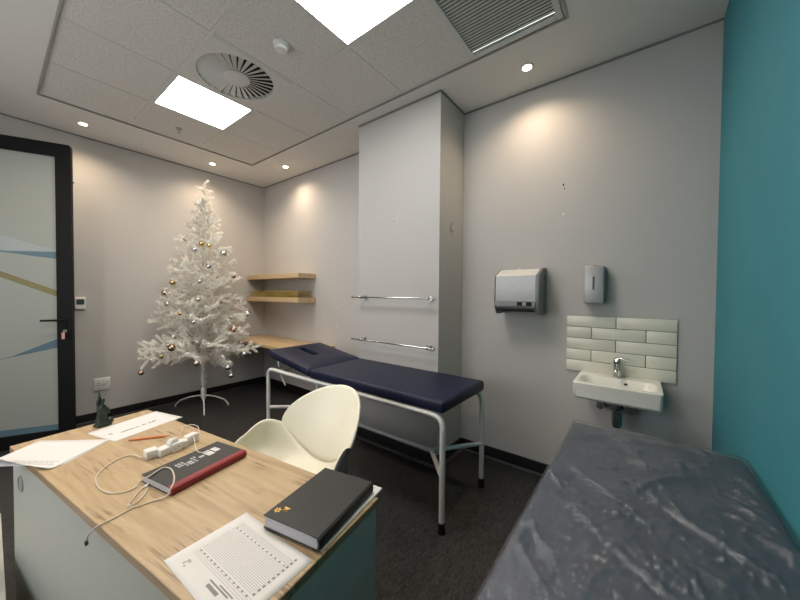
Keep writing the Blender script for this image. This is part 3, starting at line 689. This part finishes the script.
# ------------------------------------------------------------------ chair
cp = dict(wb=.276, zm=.677, a=.173, dl=.155, lean=.548, wrap=.147, zc=.479, wf=.086)
chair = thing('shell_chair', 'cream petal shaped shell chair with dark underside behind the desk', 'chair', (.948, 1.396, 0), .05)
zn = cp['zm']-cp['a']*sin(cp['dl']); wn = cp['wb']*cos(cp['dl'])
def Fb(Lc, z): return -cp['lean']*(z-.45) - cp['wrap']*(1-(Lc/cp['wb'])**2)
def back_pt(u, v):
    s = -1+2*u; phi = -cp['dl'] + (pi+2*cp['dl'])*u
    Lt, zt = -cp['wb']*cos(phi), cp['zm']+cp['a']*sin(phi)
    s2 = max(-1, min(1, Lt/wn)); Lb = wn*(s*.5+.5*max(-1, min(1, -cos(phi)))); zb = cp['zc']+(zn-cp['zc'])*(Lb/wn)**2
    q = v**.9
    Lc = Lb + (Lt-Lb)*q; z = zb + (zt-zb)*q
    return (-Fb(Lc, z), Lc, z)
bm = bmesh.new(); grid(bm, 49, 22, back_pt); bmesh.ops.remove_doubles(bm, verts=bm.verts, dist=.0008)
bk = obj('backrest', bm, [M['cream'], M['dark_shell']], chair, smooth='full')
def seat_pt(u, v):
    s = -1+2*u; F0 = Fb(wn*s, cp['zc']+(zn-cp['zc'])*s*s)
    F = F0*(1-v) + v*(.30 - .05*s*s) ; w = wn + cp['wf']*sin(min(1, v*1.0)*pi/2) - .10*max(0, v-.55)**1.2
    zs = cp['zc']*(1-v)+.455*v - .02*sin(pi*v) - .02*v**6
    za = zn + .03*sin(pi*min(1, v*2)) - .12*v**2 - .10*v**5
    p = 2 + 2.2*v
    bl = min(1, v*4); ls_ = (1-bl)*s + bl*math.copysign(sin(abs(s)*pi*.62)/sin(pi*.62), s)
    return (-F, w*ls_, zs + (za-zs)*abs(s)**p)
bm = bmesh.new(); grid(bm, 49, 24, seat_pt)
st = obj('seat', bm, [M['cream'], M['dark_shell']], chair, smooth='full')
bk.data.flip_normals()
for o in (bk, st): solid(o, .011, -1, 1, 0)
for f_ in st.data.polygons: pass
bm = bmesh.new(); cyl(bm, (0.02, 0, .40), (0.02, 0, .437), .05, .11, 24); cyl(bm, (.02, 0, .10), (.02, 0, .41), .022); obj('column', bm, M['dark_shell'], chair, smooth=True)
for q in range(4):
    a = pi/4+q*pi/2; bm = bmesh.new(); tube(bm, [(.02, 0, .10), (.02+.15*cos(a), .15*sin(a), .07), (.02+.27*cos(a), .27*sin(a), .02)], [.02, .017, .013], 10); cyl(bm, (.02+.27*cos(a), .27*sin(a), 0), (.02+.27*cos(a), .27*sin(a), .025), .015)
    obj('leg', bm, M['dark_shell'], chair, smooth=True)
# ------------------------------------------------------------------ things on the desk
def sheet(name, label, cx, cy, rz, w, h, z, f=None, n=14):
    bm = bmesh.new()
    grid(bm, n, n, lambda u, v: ((u-.5)*w, (v-.5)*h, f((u-.5)*w, (v-.5)*h) if f else 0))
    o = obj(name, bm, M['paper'], loc=(cx, cy, z), smooth='full'); o.rotation_euler = (0, 0, rz); solid(o, .0006, 1); tag(o, label, 'paper'); return o
def marks(bm, rects, z, f=None):
    for x0, x1, y0, y1 in rects:
        zz = z if f is None else max(f(x0, y0), f(x1, y1), f(x0, y1), f(x1, y0)) + z
        if f is None: box(bm, x0, x1, y0, y1, zz, zz+.00012)
        else:
            vs = [bm.verts.new((x, y, f(x, y)+z)) for x, y in ((x0, y0), (x1, y0), (x1, y1), (x0, y1))]; bm.faces.new(vs)
# printed form: landscape lines run along y, heading on the left side
fm = sheet('printed_form', 'white printed table form at the near end of the desk, beside the black book', .3665, .772, radians(2.8), .21, .297, ZT+.0004)
bm = bmesh.new(); L1 = []
for q in range(19): x = -.030 + q*.0046; L1.append((x, x+.0011, -.118, .118))
for q in range(4): x = .060 + q*.0046; L1.append((x, x+.0011, -.118, .118))
for q in range(4): x = -.052+q*.005; L1.append((x, x+.0009, -.12, .12))
marks(bm, L1, .0007); obj('table_lines', bm, M['inklight'], fm)
bm = bmesh.new(); L2 = []
for q in range(13):
    y = .108 - q*.0175; L2.append((-.040, -.0355, y-.003*random.random()-.002, y+.002))
    L2.append((.0535, .0575, y-.003, y+.001 + .003*random.random()))
for q in range(10): x = -.03+q*.012; L2.append((x, x+.006, -.116, -.110))
marks(bm, L2, .00085); obj('table_figures', bm, M['ink'], fm)
bm = bmesh.new(); marks(bm, [(-.078, -.070, -.050, -.005)], .00085); marks(bm, [(-.066, -.0625, -.075, .002), (-.060, -.057, -.085, -.03)], .00085); obj('heading', bm, M['ink'], fm)
bm = bmesh.new()
marks(bm, [(-.082, -.074, .098, .104), (-.073, -.066, .090, .103), (-.085, -.080, .088, .094)], .00085); obj('crest', bm, M['inklight'], fm)
# loose sheet with a curled corner, far left
def curl(x, y):
    a = max(0, -y-.05+.25*x); return .0012 + .9*a*a*2.2 + .0
ls = sheet('loose_sheet', 'white sheet with a curled edge overhanging the left corner of the desk', (.132), 1.890, radians(-52), .283, .222, ZT+.0010, lambda x, y: 8.0*max(0, -y-.050-.24*x)**2, 26)
fz = lambda x, y: 8.0*max(0, -y-.050-.24*x)**2
bm = bmesh.new(); R2 = []
for q in range(3):
    y = -.052 - q*.011; x = -.06
    while x < .10:
        w = random.uniform(.010, .022); R2.append((x, x+w, y-.0022, y+.0022)); x += w+.005
marks(bm, R2, .0009, fz); obj('printed_lines', bm, M['inklight'], ls)
ls2 = sheet('under_sheet', 'plain white sheet lying underneath the curled sheet on the desk', .150, 1.903, radians(-49), .297, .21, ZT+.0002)
# notice sheet at the far end
nt_ = sheet('notice_sheet', 'white notice sheet with one line of dark lettering, in front of the figurine', .444, 1.962, radians(16.5), .297, .215, ZT+.0004)
bm = bmesh.new(); x = -.083
for wl in (11, 3, 5):
    for q in range(wl):
        w = random.uniform(.0045, .0065); y = -.032
        hh = random.choice((.009, .009, .013))
        box(bm, x, x+.0026, y, y+hh, .0007, .0009); yb = y+random.choice((0, .0075)); box(bm, x, x+w-.0006, yb, yb+.0028, .0007, .0009)
        if random.random() < .6: box(bm, x+w-.0030, x+w-.0006, y, y+.010, .0007, .0009)
        x += w+.0012
    x += .010
obj('lettering', bm, M['inkdark'], nt_)
bm = bmesh.new(); marks(bm, [(-.117, -.110, -.005, .006), (-.112, -.106, -.010, .0)], .0007); obj('emblem', bm, M['inkdark'], nt_)
bm = bmesh.new(); marks(bm, [(-.135, -.128, .002, .008)], .0007); obj('stamp', bm, M['inklight'], nt_)
# pencil
a0, a1 = Vector((.377, 1.772, ZT+.0053)), Vector((.497, 1.692, ZT+.0053)); dv = (a1-a0).normalized()
pn = thing('pencil', 'orange pencil lying on the desk in front of the notice sheet', 'pencil', tuple(a0))
bm = bmesh.new(); cyl(bm, (0, 0, 0), (a1-a0)*.86, .0052, n=6); obj('shaft', bm, M['pencilw'], pn)
bm = bmesh.new(); cyl(bm, (a1-a0)*.86, (a1-a0)*.97, .0051, .0014, 6); obj('sharpened_tip', bm, mat('pencil_wood', (.55, .36, .2), .7), pn)
bm = bmesh.new(); cyl(bm, (a1-a0)*.97, (a1-a0)*1.0, .0012, .0003, 6); obj('lead', bm, M['inkdark'], pn)
bm = bmesh.new(); cyl(bm, -dv*.008, (0, 0, 0), .0037, n=12); obj('eraser', bm, mat('pink_rubber', (.5, .2, .15), .8), pn)
# black book with red spine
def book(name, label, cx, cy, rz, L, W, z0, z1, cm, sm, spine):
    t = thing(name, label, 'book', (cx, cy, z0), rz); h = z1-z0
    obj('page_block', bx(-L/2+.003, L/2-.003, -W/2+.004, W/2-.004, .0025, h-.0025), M['pages'], t)
    bm = bmesh.new(); box(bm, -L/2, L/2, -W/2+.012, W/2, h-.0026, h, bev=.0008, seg=1); fc = obj('front_cover', bm, cm, t)
    bm = bmesh.new(); box(bm, -L/2, L/2, -W/2+.012, W/2, 0, .0026, bev=.0008, seg=1); obj('back_cover', bm, cm, t)
    bm = bmesh.new(); pr = [(-W/2+spine, h+.0003), (-W/2+.004, h+.0003), (-W/2-.0015, h-.004), (-W/2-.003, h/2), (-W/2-.0015, .004), (-W/2+.004, -.0000), (-W/2+spine, -.0000), (-W/2+spine, .0028), (-W/2+.006, .0028), (-W/2+.003, h/2), (-W/2+.006, h-.0028), (-W/2+spine, h-.0028)]
    prism(bm, pr, 'x', -L/2-.0003, L/2+.0003); obj('spine', bm, sm, t, smooth=True)
    return t, fc, h
t, fc, h = book('notebook', 'black notebook with a red spine under the white cable', .469, 1.303, radians(11.8), .276, .176, ZT+.0002, ZT+.0262, M['cover'], M['redcloth'], .022)
bm = bmesh.new()
for x0, x1, y0, y1 in ((-.02, .012, .025, .052), (.10-.005, .122, .022, .052)): box(bm, x0, x1, y0, y1, h+.0001, h+.0004)
sp = mat('silver_print', (.42, .43, .44), .45)
bm.free(); bm = bmesh.new()
for x0, x1 in ((-.055, -.048), (-.045, -.038), (-.034, -.028), (-.024, -.006), (.0, .006), (.010, .016), (.020, .040)):
    for y0, y1 in ((.002, .012), (.016, .030), (.034, .048)):
        if random.random() < .72: box(bm, x0, x1, y0, y1, h+.0001, h+.0003)
obj('silver_pattern', bm, sp, fc)
bm = bmesh.new(); box(bm, .046, .072, .004, .050, h+.0001, h+.0003); box(bm, .078, .100, .012, .050, h+.0001, h+.0003); obj('silver_block', bm, mat('pale_silver_print', (.62, .63, .64), .45), fc)
# black book with gold emblem on a white pad
o = obj('white_notepad', bx(-.146, .148, -.10, .10, 0, .0055, bev=.001, seg=1), M['paper'], loc=(.636, .7545, ZT+.0002)); o.rotation_euler = (0, 0, radians(9.8)); tag(o, 'thin white notepad sticking out from under the black book', 'notepad')
t, fc, h = book('hardback_book', 'thick black hardback with a gold emblem, lying on the white notepad', .609, .756, radians(12), .267, .194, ZT+.006, ZT+.041, M['cover'], M['cover'], .02)
bm = bmesh.new(); ex, ey = -.101, .070
for q in range(6):
    a = 2*pi*q/6; c, s = cos(a), sin(a); box(bm, .003, .010, -.0022, .0022, h+.0002, h+.0005, mtx=Matrix.Translation((ex, ey+.006, 0)) @ Matrix.Rotation(a, 4, 'Z'))
for x0, x1, y0, y1, r in ((-.002, .002, -.009, .009, 0), (.010, .014, -.009, .009, 0), (-.001, .002, -.011, .011, .0)):
    box(bm, x0, x1, y0, y1, h+.0002, h+.0005, mtx=Matrix.Translation((ex+.006, ey-.012, 0)))
box(bm, -.0022, .0022, -.013, .013, h+.0002, h+.0005, mtx=Matrix.Translation((ex+.012, ey-.012, 0)) @ Matrix.Rotation(radians(36), 4, 'Z'))
obj('gold_emblem', bm, M['gold'], fc)
# figurine
t = thing('figurine', 'small dark green standing figurine on the far edge of the desk', 'figurine', (.332, 2.078, ZT+.0002), radians(20))
obj('plinth', bx(-.024, .030, -.022, .022, 0, .014, bev=.003, seg=2), M['bronze'], t, smooth=True)
bm = bmesh.new(); lathe(bm, [(.022, .012), (.024, .02), (.019, .04), (.0165, .062), (.0175, .085), (.016, .098), (.009, .108), (.008, .114)], 18)
for v in bm.verts:
    a = math.atan2(v.co.y, v.co.x); q = 1+.10*sin(5*a+v.co.z*60); v.co.x *= q; v.co.y *= q
obj('robed_body', bm, M['bronze'], t, smooth=True)
bm = bmesh.new(); lathe(bm, [(.004, .110), (.0095, .116), (.011, .124), (.009, .133), (.004, .137)], 14, Matrix.Translation((.002, 0, 0))); obj('head', bm, M['bronze'], t, smooth=True)
bm = bmesh.new(); tube(bm, [(-.012, 0, .096), (-.016, 0, .118), (-.010, 0, .140)], [.007, .006, .005], 10); lathe(bm, [(.006, .138), (.008, .143), (.0055, .150), (.002, .168), (.0005, .172)], 12, Matrix.Translation((-.009, 0, 0))); obj('raised_arm', bm, M['bronze'], t, smooth=True)
bm = bmesh.new(); tube(bm, [(.014, 0, .092), (.024, .004, .078), (.020, .010, .062)], [.006, .0055, .005], 10); box(bm, .018, .034, .0, .006, .052, .080, bev=.001, seg=1); obj('bent_arm', bm, M['bronze'], t, smooth=True)
bm = bmesh.new(); lathe(bm, [(.018, .012), (.016, .024), (.007, .034), (.001, .036)], 12, Matrix.Translation((.028, -.004, 0))); obj('robe_hem', bm, M['bronze'], t, smooth=True)
# chain of white plug adaptors
ad = thing('plug_adaptor', 'chain of white plug adaptors lying behind the red spined notebook', 'adaptor', (.455, 1.535, ZT+.0003), radians(-3))
ad.scale = (.93, .93, .93)
def blk(cx, cy, z0, l, w, h, rz, nm='socket_block'):
    bm = bx(-l/2, l/2, -w/2, w/2, 0, h, bev=.005, seg=3); o = obj(nm, bm, M['white'], ad, smooth=True, loc=(cx, cy, z0)); o.rotation_euler = (0, 0, rz); return o
blk(-.072, -.004, 0, .044, .044, .036, radians(5)); blk(-.030, -.014, 0, .052, .042, .032, radians(20)); blk(.012, -.012, 0, .040, .046, .040, radians(8)); blk(.046, .0, 0, .034, .040, .034, radians(-4)); blk(.084, .022, 0, .052, .036, .040, radians(24), 'plug')
bm = bmesh.new(); lathe(bm, [(.017, -.018), (.019, -.012), (.019, .012), (.014, .018)], 22, Matrix.Translation((.004, -.010, .038)) @ Matrix.Rotation(radians(70), 4, 'X') @ Matrix.Rotation(.3, 4, 'Y')); obj('round_plug', bm, M['white'], ad, smooth=True)
bm = bmesh.new(); 
for px, py, pz in ((-.040, -.036, .020), (-.022, -.031, .019), (.004, -.0365, .022), (.020, -.0335, .024)): cyl(bm, (px, py-.0012, pz), (px, py+.003, pz), .0032, n=10)
obj('socket_holes', bm, M['plate'], ad)
zc_ = ZT+.0032
pts = [(.358, 1.540, ZT+.012), (.341, 1.612, zc_), (.303, 1.612, zc_), (.262, 1.577, zc_), (.234, 1.534, zc_), (.222, 1.494, zc_), (.219, 1.425, zc_), (.231, 1.367, zc_), (.253, 1.338, zc_), (.279, 1.326, zc_), (.300, 1.332, zc_+.004), (.312, 1.328, ZT+.024), (.330, 1.318, ZT+.031), (.355, 1.338, ZT+.0295), (.377, 1.345, ZT+.0295), (.389, 1.315, ZT+.0295), (.382, 1.262, ZT+.0295), (.367, 1.215, ZT+.0305), (.352, 1.192, ZT+.026), (.338, 1.188, ZT+.008), (.306, 1.203, zc_), (.277, 1.207, zc_), (.259, 1.212, zc_), (.229, 1.203, zc_), (.208, 1.197, zc_), (.192, 1.193, zc_+.002), (.175, 1.194, zc_-.003), (.162, 1.199, ZT-.013), (.158, 1.204, ZT-.032)]
bm = bmesh.new(); tube(bm, catmull(pts, 6), .0022, 8)
cb = thing('charging_cable', 'thin ivory cable looping over the desk and off its left edge', 'cable', (0, 0, 0))
obj('cord', bm, M['cable'], cb, smooth=True)
bm = bmesh.new(); cyl(bm, (.158, 1.204, ZT-.031), (.159, 1.205, ZT-.043), .0042, n=10); obj('connector', bm, mat('brown_connector', (.08, .05, .04), .5), cb, smooth=True)
c2 = thing('short_cable', 'short ivory cable doubled in a narrow loop beside the notebook corner', 'cable', (0, 0, 0))
bm = bmesh.new(); tube(bm, catmull([(.318, 1.322, zc_+.001), (.292, 1.292, zc_), (.268, 1.258, zc_), (.254, 1.232, zc_+.004), (.262, 1.222, zc_+.0045), (.285, 1.242, zc_+.001), (.305, 1.270, zc_), (.318, 1.296, zc_)], 6), .0022, 8); obj('cord', bm, M['cable'], c2, smooth=True)
bm = bmesh.new(); box(bm, -.013, .013, -.0045, .0045, -.0028, .0028, bev=.001, seg=2, mtx=Matrix.Translation((.322, 1.3165, ZT+.0034)) @ Matrix.Rotation(radians(50), 4, 'Z')); obj('plug', bm, M['white'], c2, smooth=True)
c3 = thing('looped_cable', 'thin white cable curving from the adaptor end back over the desk', 'cable', (0, 0, 0))
bm = bmesh.new(); tube(bm, catmull([(.560, 1.572, ZT+.015), (.585, 1.61, zc_), (.615, 1.70, zc_), (.602, 1.755, zc_), (.565, 1.735, zc_), (.545, 1.69, zc_)], 6), .0016, 8); obj('cord', bm, M['cable'], c3, smooth=True)
c4 = thing('thin_lead', 'short thin white lead hanging from the adaptor onto the notebook cover', 'cable', (0, 0, 0))
bm = bmesh.new(); tube(bm, catmull([(.532, 1.535, ZT+.022), (.527, 1.500, ZT+.036), (.505, 1.42, ZT+.031), (.498, 1.372, ZT+.0290), (.515, 1.350, ZT+.0286), (.530, 1.356, ZT+.0286)], 6), .0016, 8); obj('cord', bm, M['cable'], c4, smooth=True)
# ------------------------------------------------------------------ white tree
TX, TY = 1.57, 4.17
tree = thing('christmas_tree', 'tall white artificial tree hung with baubles in the far corner', 'tree', (TX, TY, 0))
bm = bmesh.new(); tube(bm, [(0, 0, .10), (0, 0, 1.2), (.008, 0, 2.0), (.02, 0, 2.62)], [.016, .015, .011, .006], 10); obj('trunk', bm, M['tinselstem'], tree, smooth=True)
bm = bmesh.new(); lathe(bm, [(.024, .13), (.028, .14), (.028, .24), (.021, .26)], 18); obj('stand_socket', bm, M['white'], tree, smooth=True)
for ex, ey in ((1.386-TX, 4.496-TY), (1.80-TX, 4.06-TY), (1.485-TX, 3.93-TY)):
    q = Vector((ex, ey, 0)); bm = bmesh.new(); tube(bm, [(0, 0, .17), tuple(q*.5 + Vector((0, 0, .135))), tuple(q*.85 + Vector((0, 0, .085))), tuple(q + Vector((0, 0, .035))), tuple(q*1.02 + Vector((0, 0, .008)))], .008, 10); obj('stand_leg', bm, M['white'], tree, smooth=True)
def needles(V, Fc, p0, p1, dens, nl, rnd):
    d = p1-p0; n = max(3, int(d.length*dens)); t = d.normalized()
    a = t.cross(Vector((0, 0, 1)));  a = a.normalized() if a.length > .1 else Vector((1, 0, 0)); b = t.cross(a)
    for i in range(n):
        p = p0 + d*((i+rnd.random())/n); w = rnd.uniform(0, 2*pi)
        dr = (a*cos(w)+b*sin(w))*rnd.uniform(.75, 1.0) + t*rnd.uniform(.25, .75); dr.normalize()
        q = p + dr*nl*rnd.uniform(.7, 1.1); sd = dr.cross(Vector((rnd.uniform(-1, 1), rnd.uniform(-1, 1), rnd.uniform(-1, 1)))).normalized()*.0031
        k0 = len(V); V.extend((p-sd, p+sd, q)); Fc.append((k0, k0+1, k0+2))
def branch_mesh(name, Ln, seed):
    rnd = random.Random(seed); V, Fc = [], []; tips = []
    def curve(s): return Vector((Ln*s, 0, -.05*Ln*s + .10*Ln*s*s))
    N = 6
    for i in range(N):
        if i >= 2 or Ln < .25: needles(V, Fc, curve(i/N), curve((i+1)/N), 700, .024, rnd)
    needles(V, Fc, curve(1), curve(1)+Vector((.07, 0, .012)), 1500, .026, rnd); tips.append(curve(1)+Vector((.05, 0, .0)))
    tw = []
    nt = max(3, int(Ln/.072)); 
    for i in range(nt):
        s = .30 + .66*i/max(1, nt-1)
        for sg in (-1, 1):
            a = radians(rnd.uniform(32, 62))*sg; l = rnd.uniform(.11, .18)*(1.15-.35*s)*min(1, .55+Ln)
            p0 = curve(s); e = rnd.uniform(-.55, .75)
            p1 = p0 + Vector((cos(a), sin(a), e)).normalized()*l
            needles(V, Fc, p0, p1, 1500, .025, rnd); tips.append(p1); tw.append((p0, p1))
    bm = bmesh.new(); tube(bm, [curve(i/N) for i in range(N+1)], .003, 5)
    for p0, p1 in tw: tube(bm, [p0, p1], .002, 4)
    st = [v.co.copy() for v in bm.verts]; sf = [[v.index for v in f.verts] for f in bm.faces] if False else None
    bm.verts.index_update(); sf = [[v.index for v in f.verts] for f in bm.faces]; bm.free()
    k0 = len(V); me = bpy.data.meshes.new(name); me.from_pydata([tuple(v) for v in V] + [tuple(v) for v in st], [], Fc + [[k0+i for i in f] for f in sf]); me.update()
    me.materials.append(M['tinsel']); return me, tips
lens = [.62, .54, .45, .36, .27, .19, .12]
BM = {L: [branch_mesh('branch', L, 100+i*10+q) for q in range(2)] for i, L in enumerate(lens)}
tipsW = []; rt = random.Random(5); nb = 0
NB = 92
for i in range(NB):
    q = (i+.5)/NB; zt_ = .60 + 1.86*q**1.25
    rr = .06 + .60*max(0, (2.60-zt_)/2.0)**.95
    tilt = -6 + 12*rt.random() if zt_ < .72 else 2 + 26*((zt_-.7)/1.75) + rt.uniform(-9, 9)
    a = i*2.39996 + rt.uniform(-.2, .2); want = rr*rt.uniform(.80, 1.03)-.05
    c, s = cos(a), sin(a)
    if s > 0: want = min(want, (YL-.03-TY)/max(s, .05) - .13)
    if c > 0 and zt_ < 1.0 and s > -.85: want = min(want, (2.07-TX)/c-.12)
    if c > 0 and zt_ >= .95 and zt_ < 1.75 and s > -.55: want = min(want, (2.33-TX)/c-.07)
    L = min(lens, key=lambda l: abs(l-want)); sc = max(.6, min(1.12, want/L))
    me, tips = BM[L][rt.randrange(2)]
    o = bpy.data.objects.new('branch', me); C.objects.link(o); o.parent = tree; nb += 1
    mt = Matrix.Translation((.012*min(1, zt_/2.4), 0, zt_)) @ Matrix.Rotation(a, 4, 'Z') @ Matrix.Rotation(-radians(tilt), 4, 'Y') @ Matrix.Rotation(rt.uniform(-.8, .8), 4, 'X') @ Matrix.Scale(sc, 4)
    o.matrix_local = mt
    for tp in tips: tipsW.append(Matrix.Translation((TX, TY, 0)) @ mt @ tp)
rnd = random.Random(3); V, Fc = [], []
top = [Vector(p) for p in ((.018, 0, 2.40), (.022, 0, 2.55), (.010, .0, 2.64), (.022, -.01, 2.70), (.052, -.03, 2.735))]
for p0, p1 in zip(top[:-1], top[1:]): needles(V, Fc, p0, p1, 1500, .027, rnd)
for z, a, l in ((2.60, 3.3, .09), (2.60, .1, .09), (2.57, 4.7, .09), (2.62, 1.8, .06), (2.50, 2.4, .10), (2.50, 5.4, .11), (2.48, .6, .1)): needles(V, Fc, Vector((.018, 0, z)), Vector((.018+l*cos(a), l*sin(a), z+.035)), 1300, .026, rnd)
for z in range(28): needles(V, Fc, Vector((0, 0, .27+z*.08)), Vector((0, 0, .35+z*.08)), 2200, .048, rnd)
me = bpy.data.meshes.new('leader_tuft'); me.from_pydata([tuple(v) for v in V], [], Fc); me.materials.append(M['tinsel'])
o = bpy.data.objects.new('leader_tuft', me); C.objects.link(o); o.parent = tree
# baubles: each hangs from the branch tip nearest to where the photograph shows it
BB = [('gold', .028, 1.356, 4.173, 2.048, 'small gold bauble highest on the left flank of the tree'), ('silver', .033, 1.382, 3.989, 1.894, 'silver bauble just below the cluster of gold baubles near the top'),
 ('gold', .036, 1.454, 3.966, 1.979, 'larger gold bauble of the pair near the top of the tree'), ('gold', .026, 1.498, 3.933, 1.937, 'smaller gold bauble to the right of the larger gold one near the top'),
 ('silver', .042, 1.689, 3.91, 1.813, 'large silver bauble alone on the upper right of the tree'), ('silver', .033, 1.506, 3.839, 1.641, 'silver bauble below the large one, in the upper middle of the tree'),
 ('gold', .032, 1.255, 3.986, 1.555, 'gold bauble halfway up the left side of the tree'), ('copper', .032, 1.154, 4.109, 1.371, 'copper bauble at the left edge, halfway down the tree'),
 ('silver', .027, 1.153, 3.992, 1.262, 'silver bauble just below the copper one at the left edge'), ('gold', .024, 1.219, 3.877, 1.25, 'little gold bauble right of the left edge silver one, mid tree'),
 ('champagne', .028, 1.399, 3.773, 1.331, 'champagne bauble in the very middle of the tree'), ('copper', .026, 1.728, 3.856, 1.597, 'small copper bauble on the right flank below the large silver one'),
 ('copper', .038, 1.639, 3.647, 1.019, 'large copper bauble low on the right of the tree front'), ('silver', .032, 1.087, 3.908, .944, 'silver bauble low on the left, above two copper ones'),
 ('copper', .026, 1.091, 3.866, .888, 'small copper bauble directly under the low left silver one'), ('copper', .04, 1.163, 3.761, .855, 'large copper bauble low on the left of the tree'),
 ('silver', .026, 1.238, 3.754, 1.002, 'small silver bauble low left of the middle, above the large copper one'), ('champagne', .036, 1.313, 3.584, .65, 'champagne bauble hanging lowest beside the trunk'),
 ('silver', .036, 1.504, 3.511, .573, 'silver bauble hanging at the bottom, just right of the trunk'), ('silver', .03, 1.693, 3.513, .559, 'silver bauble hanging at the bottom right of the tree'),
 ('silver', .034, 1.794, 3.574, .663, 'silver bauble low on the right edge beside the worktop'), ('copper', .03, .948, 3.989, .625, 'copper bauble at the far bottom left tip of the tree'),
 ('gold', .026, 1.002, 3.879, .654, 'small gold bauble at the bottom left of the tree'), ('silver', .045, 1.843, 3.783, 1.196, 'largest silver bauble at the right edge, level with the lower shelf'),
 ('silver', .026, 1.378, 3.819, 1.438, 'small silver bauble above the champagne one in the middle'), ('copper', .026, 1.748, 3.756, 1.259, 'small copper bauble left of the largest silver one at the right')]
bmat = {'gold': M['goldb'], 'silver': M['silver'], 'copper': M['copper'], 'champagne': M['champagne']}
used = []
for colr, r, x, y, z, lab in BB:
    tgt = Vector((x, y, z + r + .015))
    best = min((tp for tp in tipsW if all((tp-u).length > .06 for u in used)), key=lambda tp: (tp-tgt).length)
    used.append(best)
    t = thing('bauble', lab, 'bauble', (best.x, best.y, best.z - .9*r - .016), group='baubles on the white tree')
    r *= .9
    bm = bmesh.new(); bmesh.ops.create_uvsphere(bm, u_segments=20, v_segments=12, radius=r); obj('ball', bm, bmat[colr], t, smooth='full')
    bm = bmesh.new(); cyl(bm, (0, 0, r-.002), (0, 0, r+.006), .006, n=10); tube(bm, [(0, 0, r+.004), (.003, 0, r+.012), (0, 0, r+.018)], .0012, 6); obj('cap', bm, M['steel_top'], t)
print('branches', nb)
# ------------------------------------------------------------------ camera, world, view
f, pitch, roll, yaw, hc = 316.5107, .0205, .0081, .9166, 1.4074
fwd = Vector((sin(yaw)*cos(pitch), cos(yaw)*cos(pitch), -sin(pitch))); rt0 = Vector((cos(yaw), -sin(yaw), 0)); up0 = rt0.cross(fwd)
rgt = rt0*cos(roll) + up0*sin(roll); up = up0*cos(roll) - rt0*sin(roll)
cd = bpy.data.cameras.new('camera'); cam = bpy.data.objects.new('camera', cd); C.objects.link(cam)
cd.sensor_fit = 'HORIZONTAL'; cd.sensor_width = 36; cd.lens = f/800*36; cd.clip_start = .02
Mx = Matrix((rgt, up, -fwd)).transposed().to_4x4(); Mx.translation = (0, 0, hc); cam.matrix_world = Mx
sc = bpy.context.scene; sc.camera = cam
w = bpy.data.worlds.new('world'); w.use_nodes = True; sc.world = w
w.node_tree.nodes['Background'].inputs['Color'].default_value = (.95, .97, 1.0, 1); w.node_tree.nodes['Background'].inputs['Strength'].default_value = 3.6  # sky fill entering through the added window
sc.view_settings.view_transform = 'Standard'; sc.view_settings.look = 'None'; sc.view_settings.exposure = 0.0; sc.view_settings.gamma = 1.0
try: sc.view_settings.use_curve_mapping = False
except Exception: pass
sc.cycles.max_bounces = 8; sc.cycles.diffuse_bounces = 5; sc.cycles.transparent_max_bounces = 12; sc.cycles.caustics_reflective = False; sc.cycles.caustics_refractive = False; sc.cycles.sample_clamp_indirect = 6.0
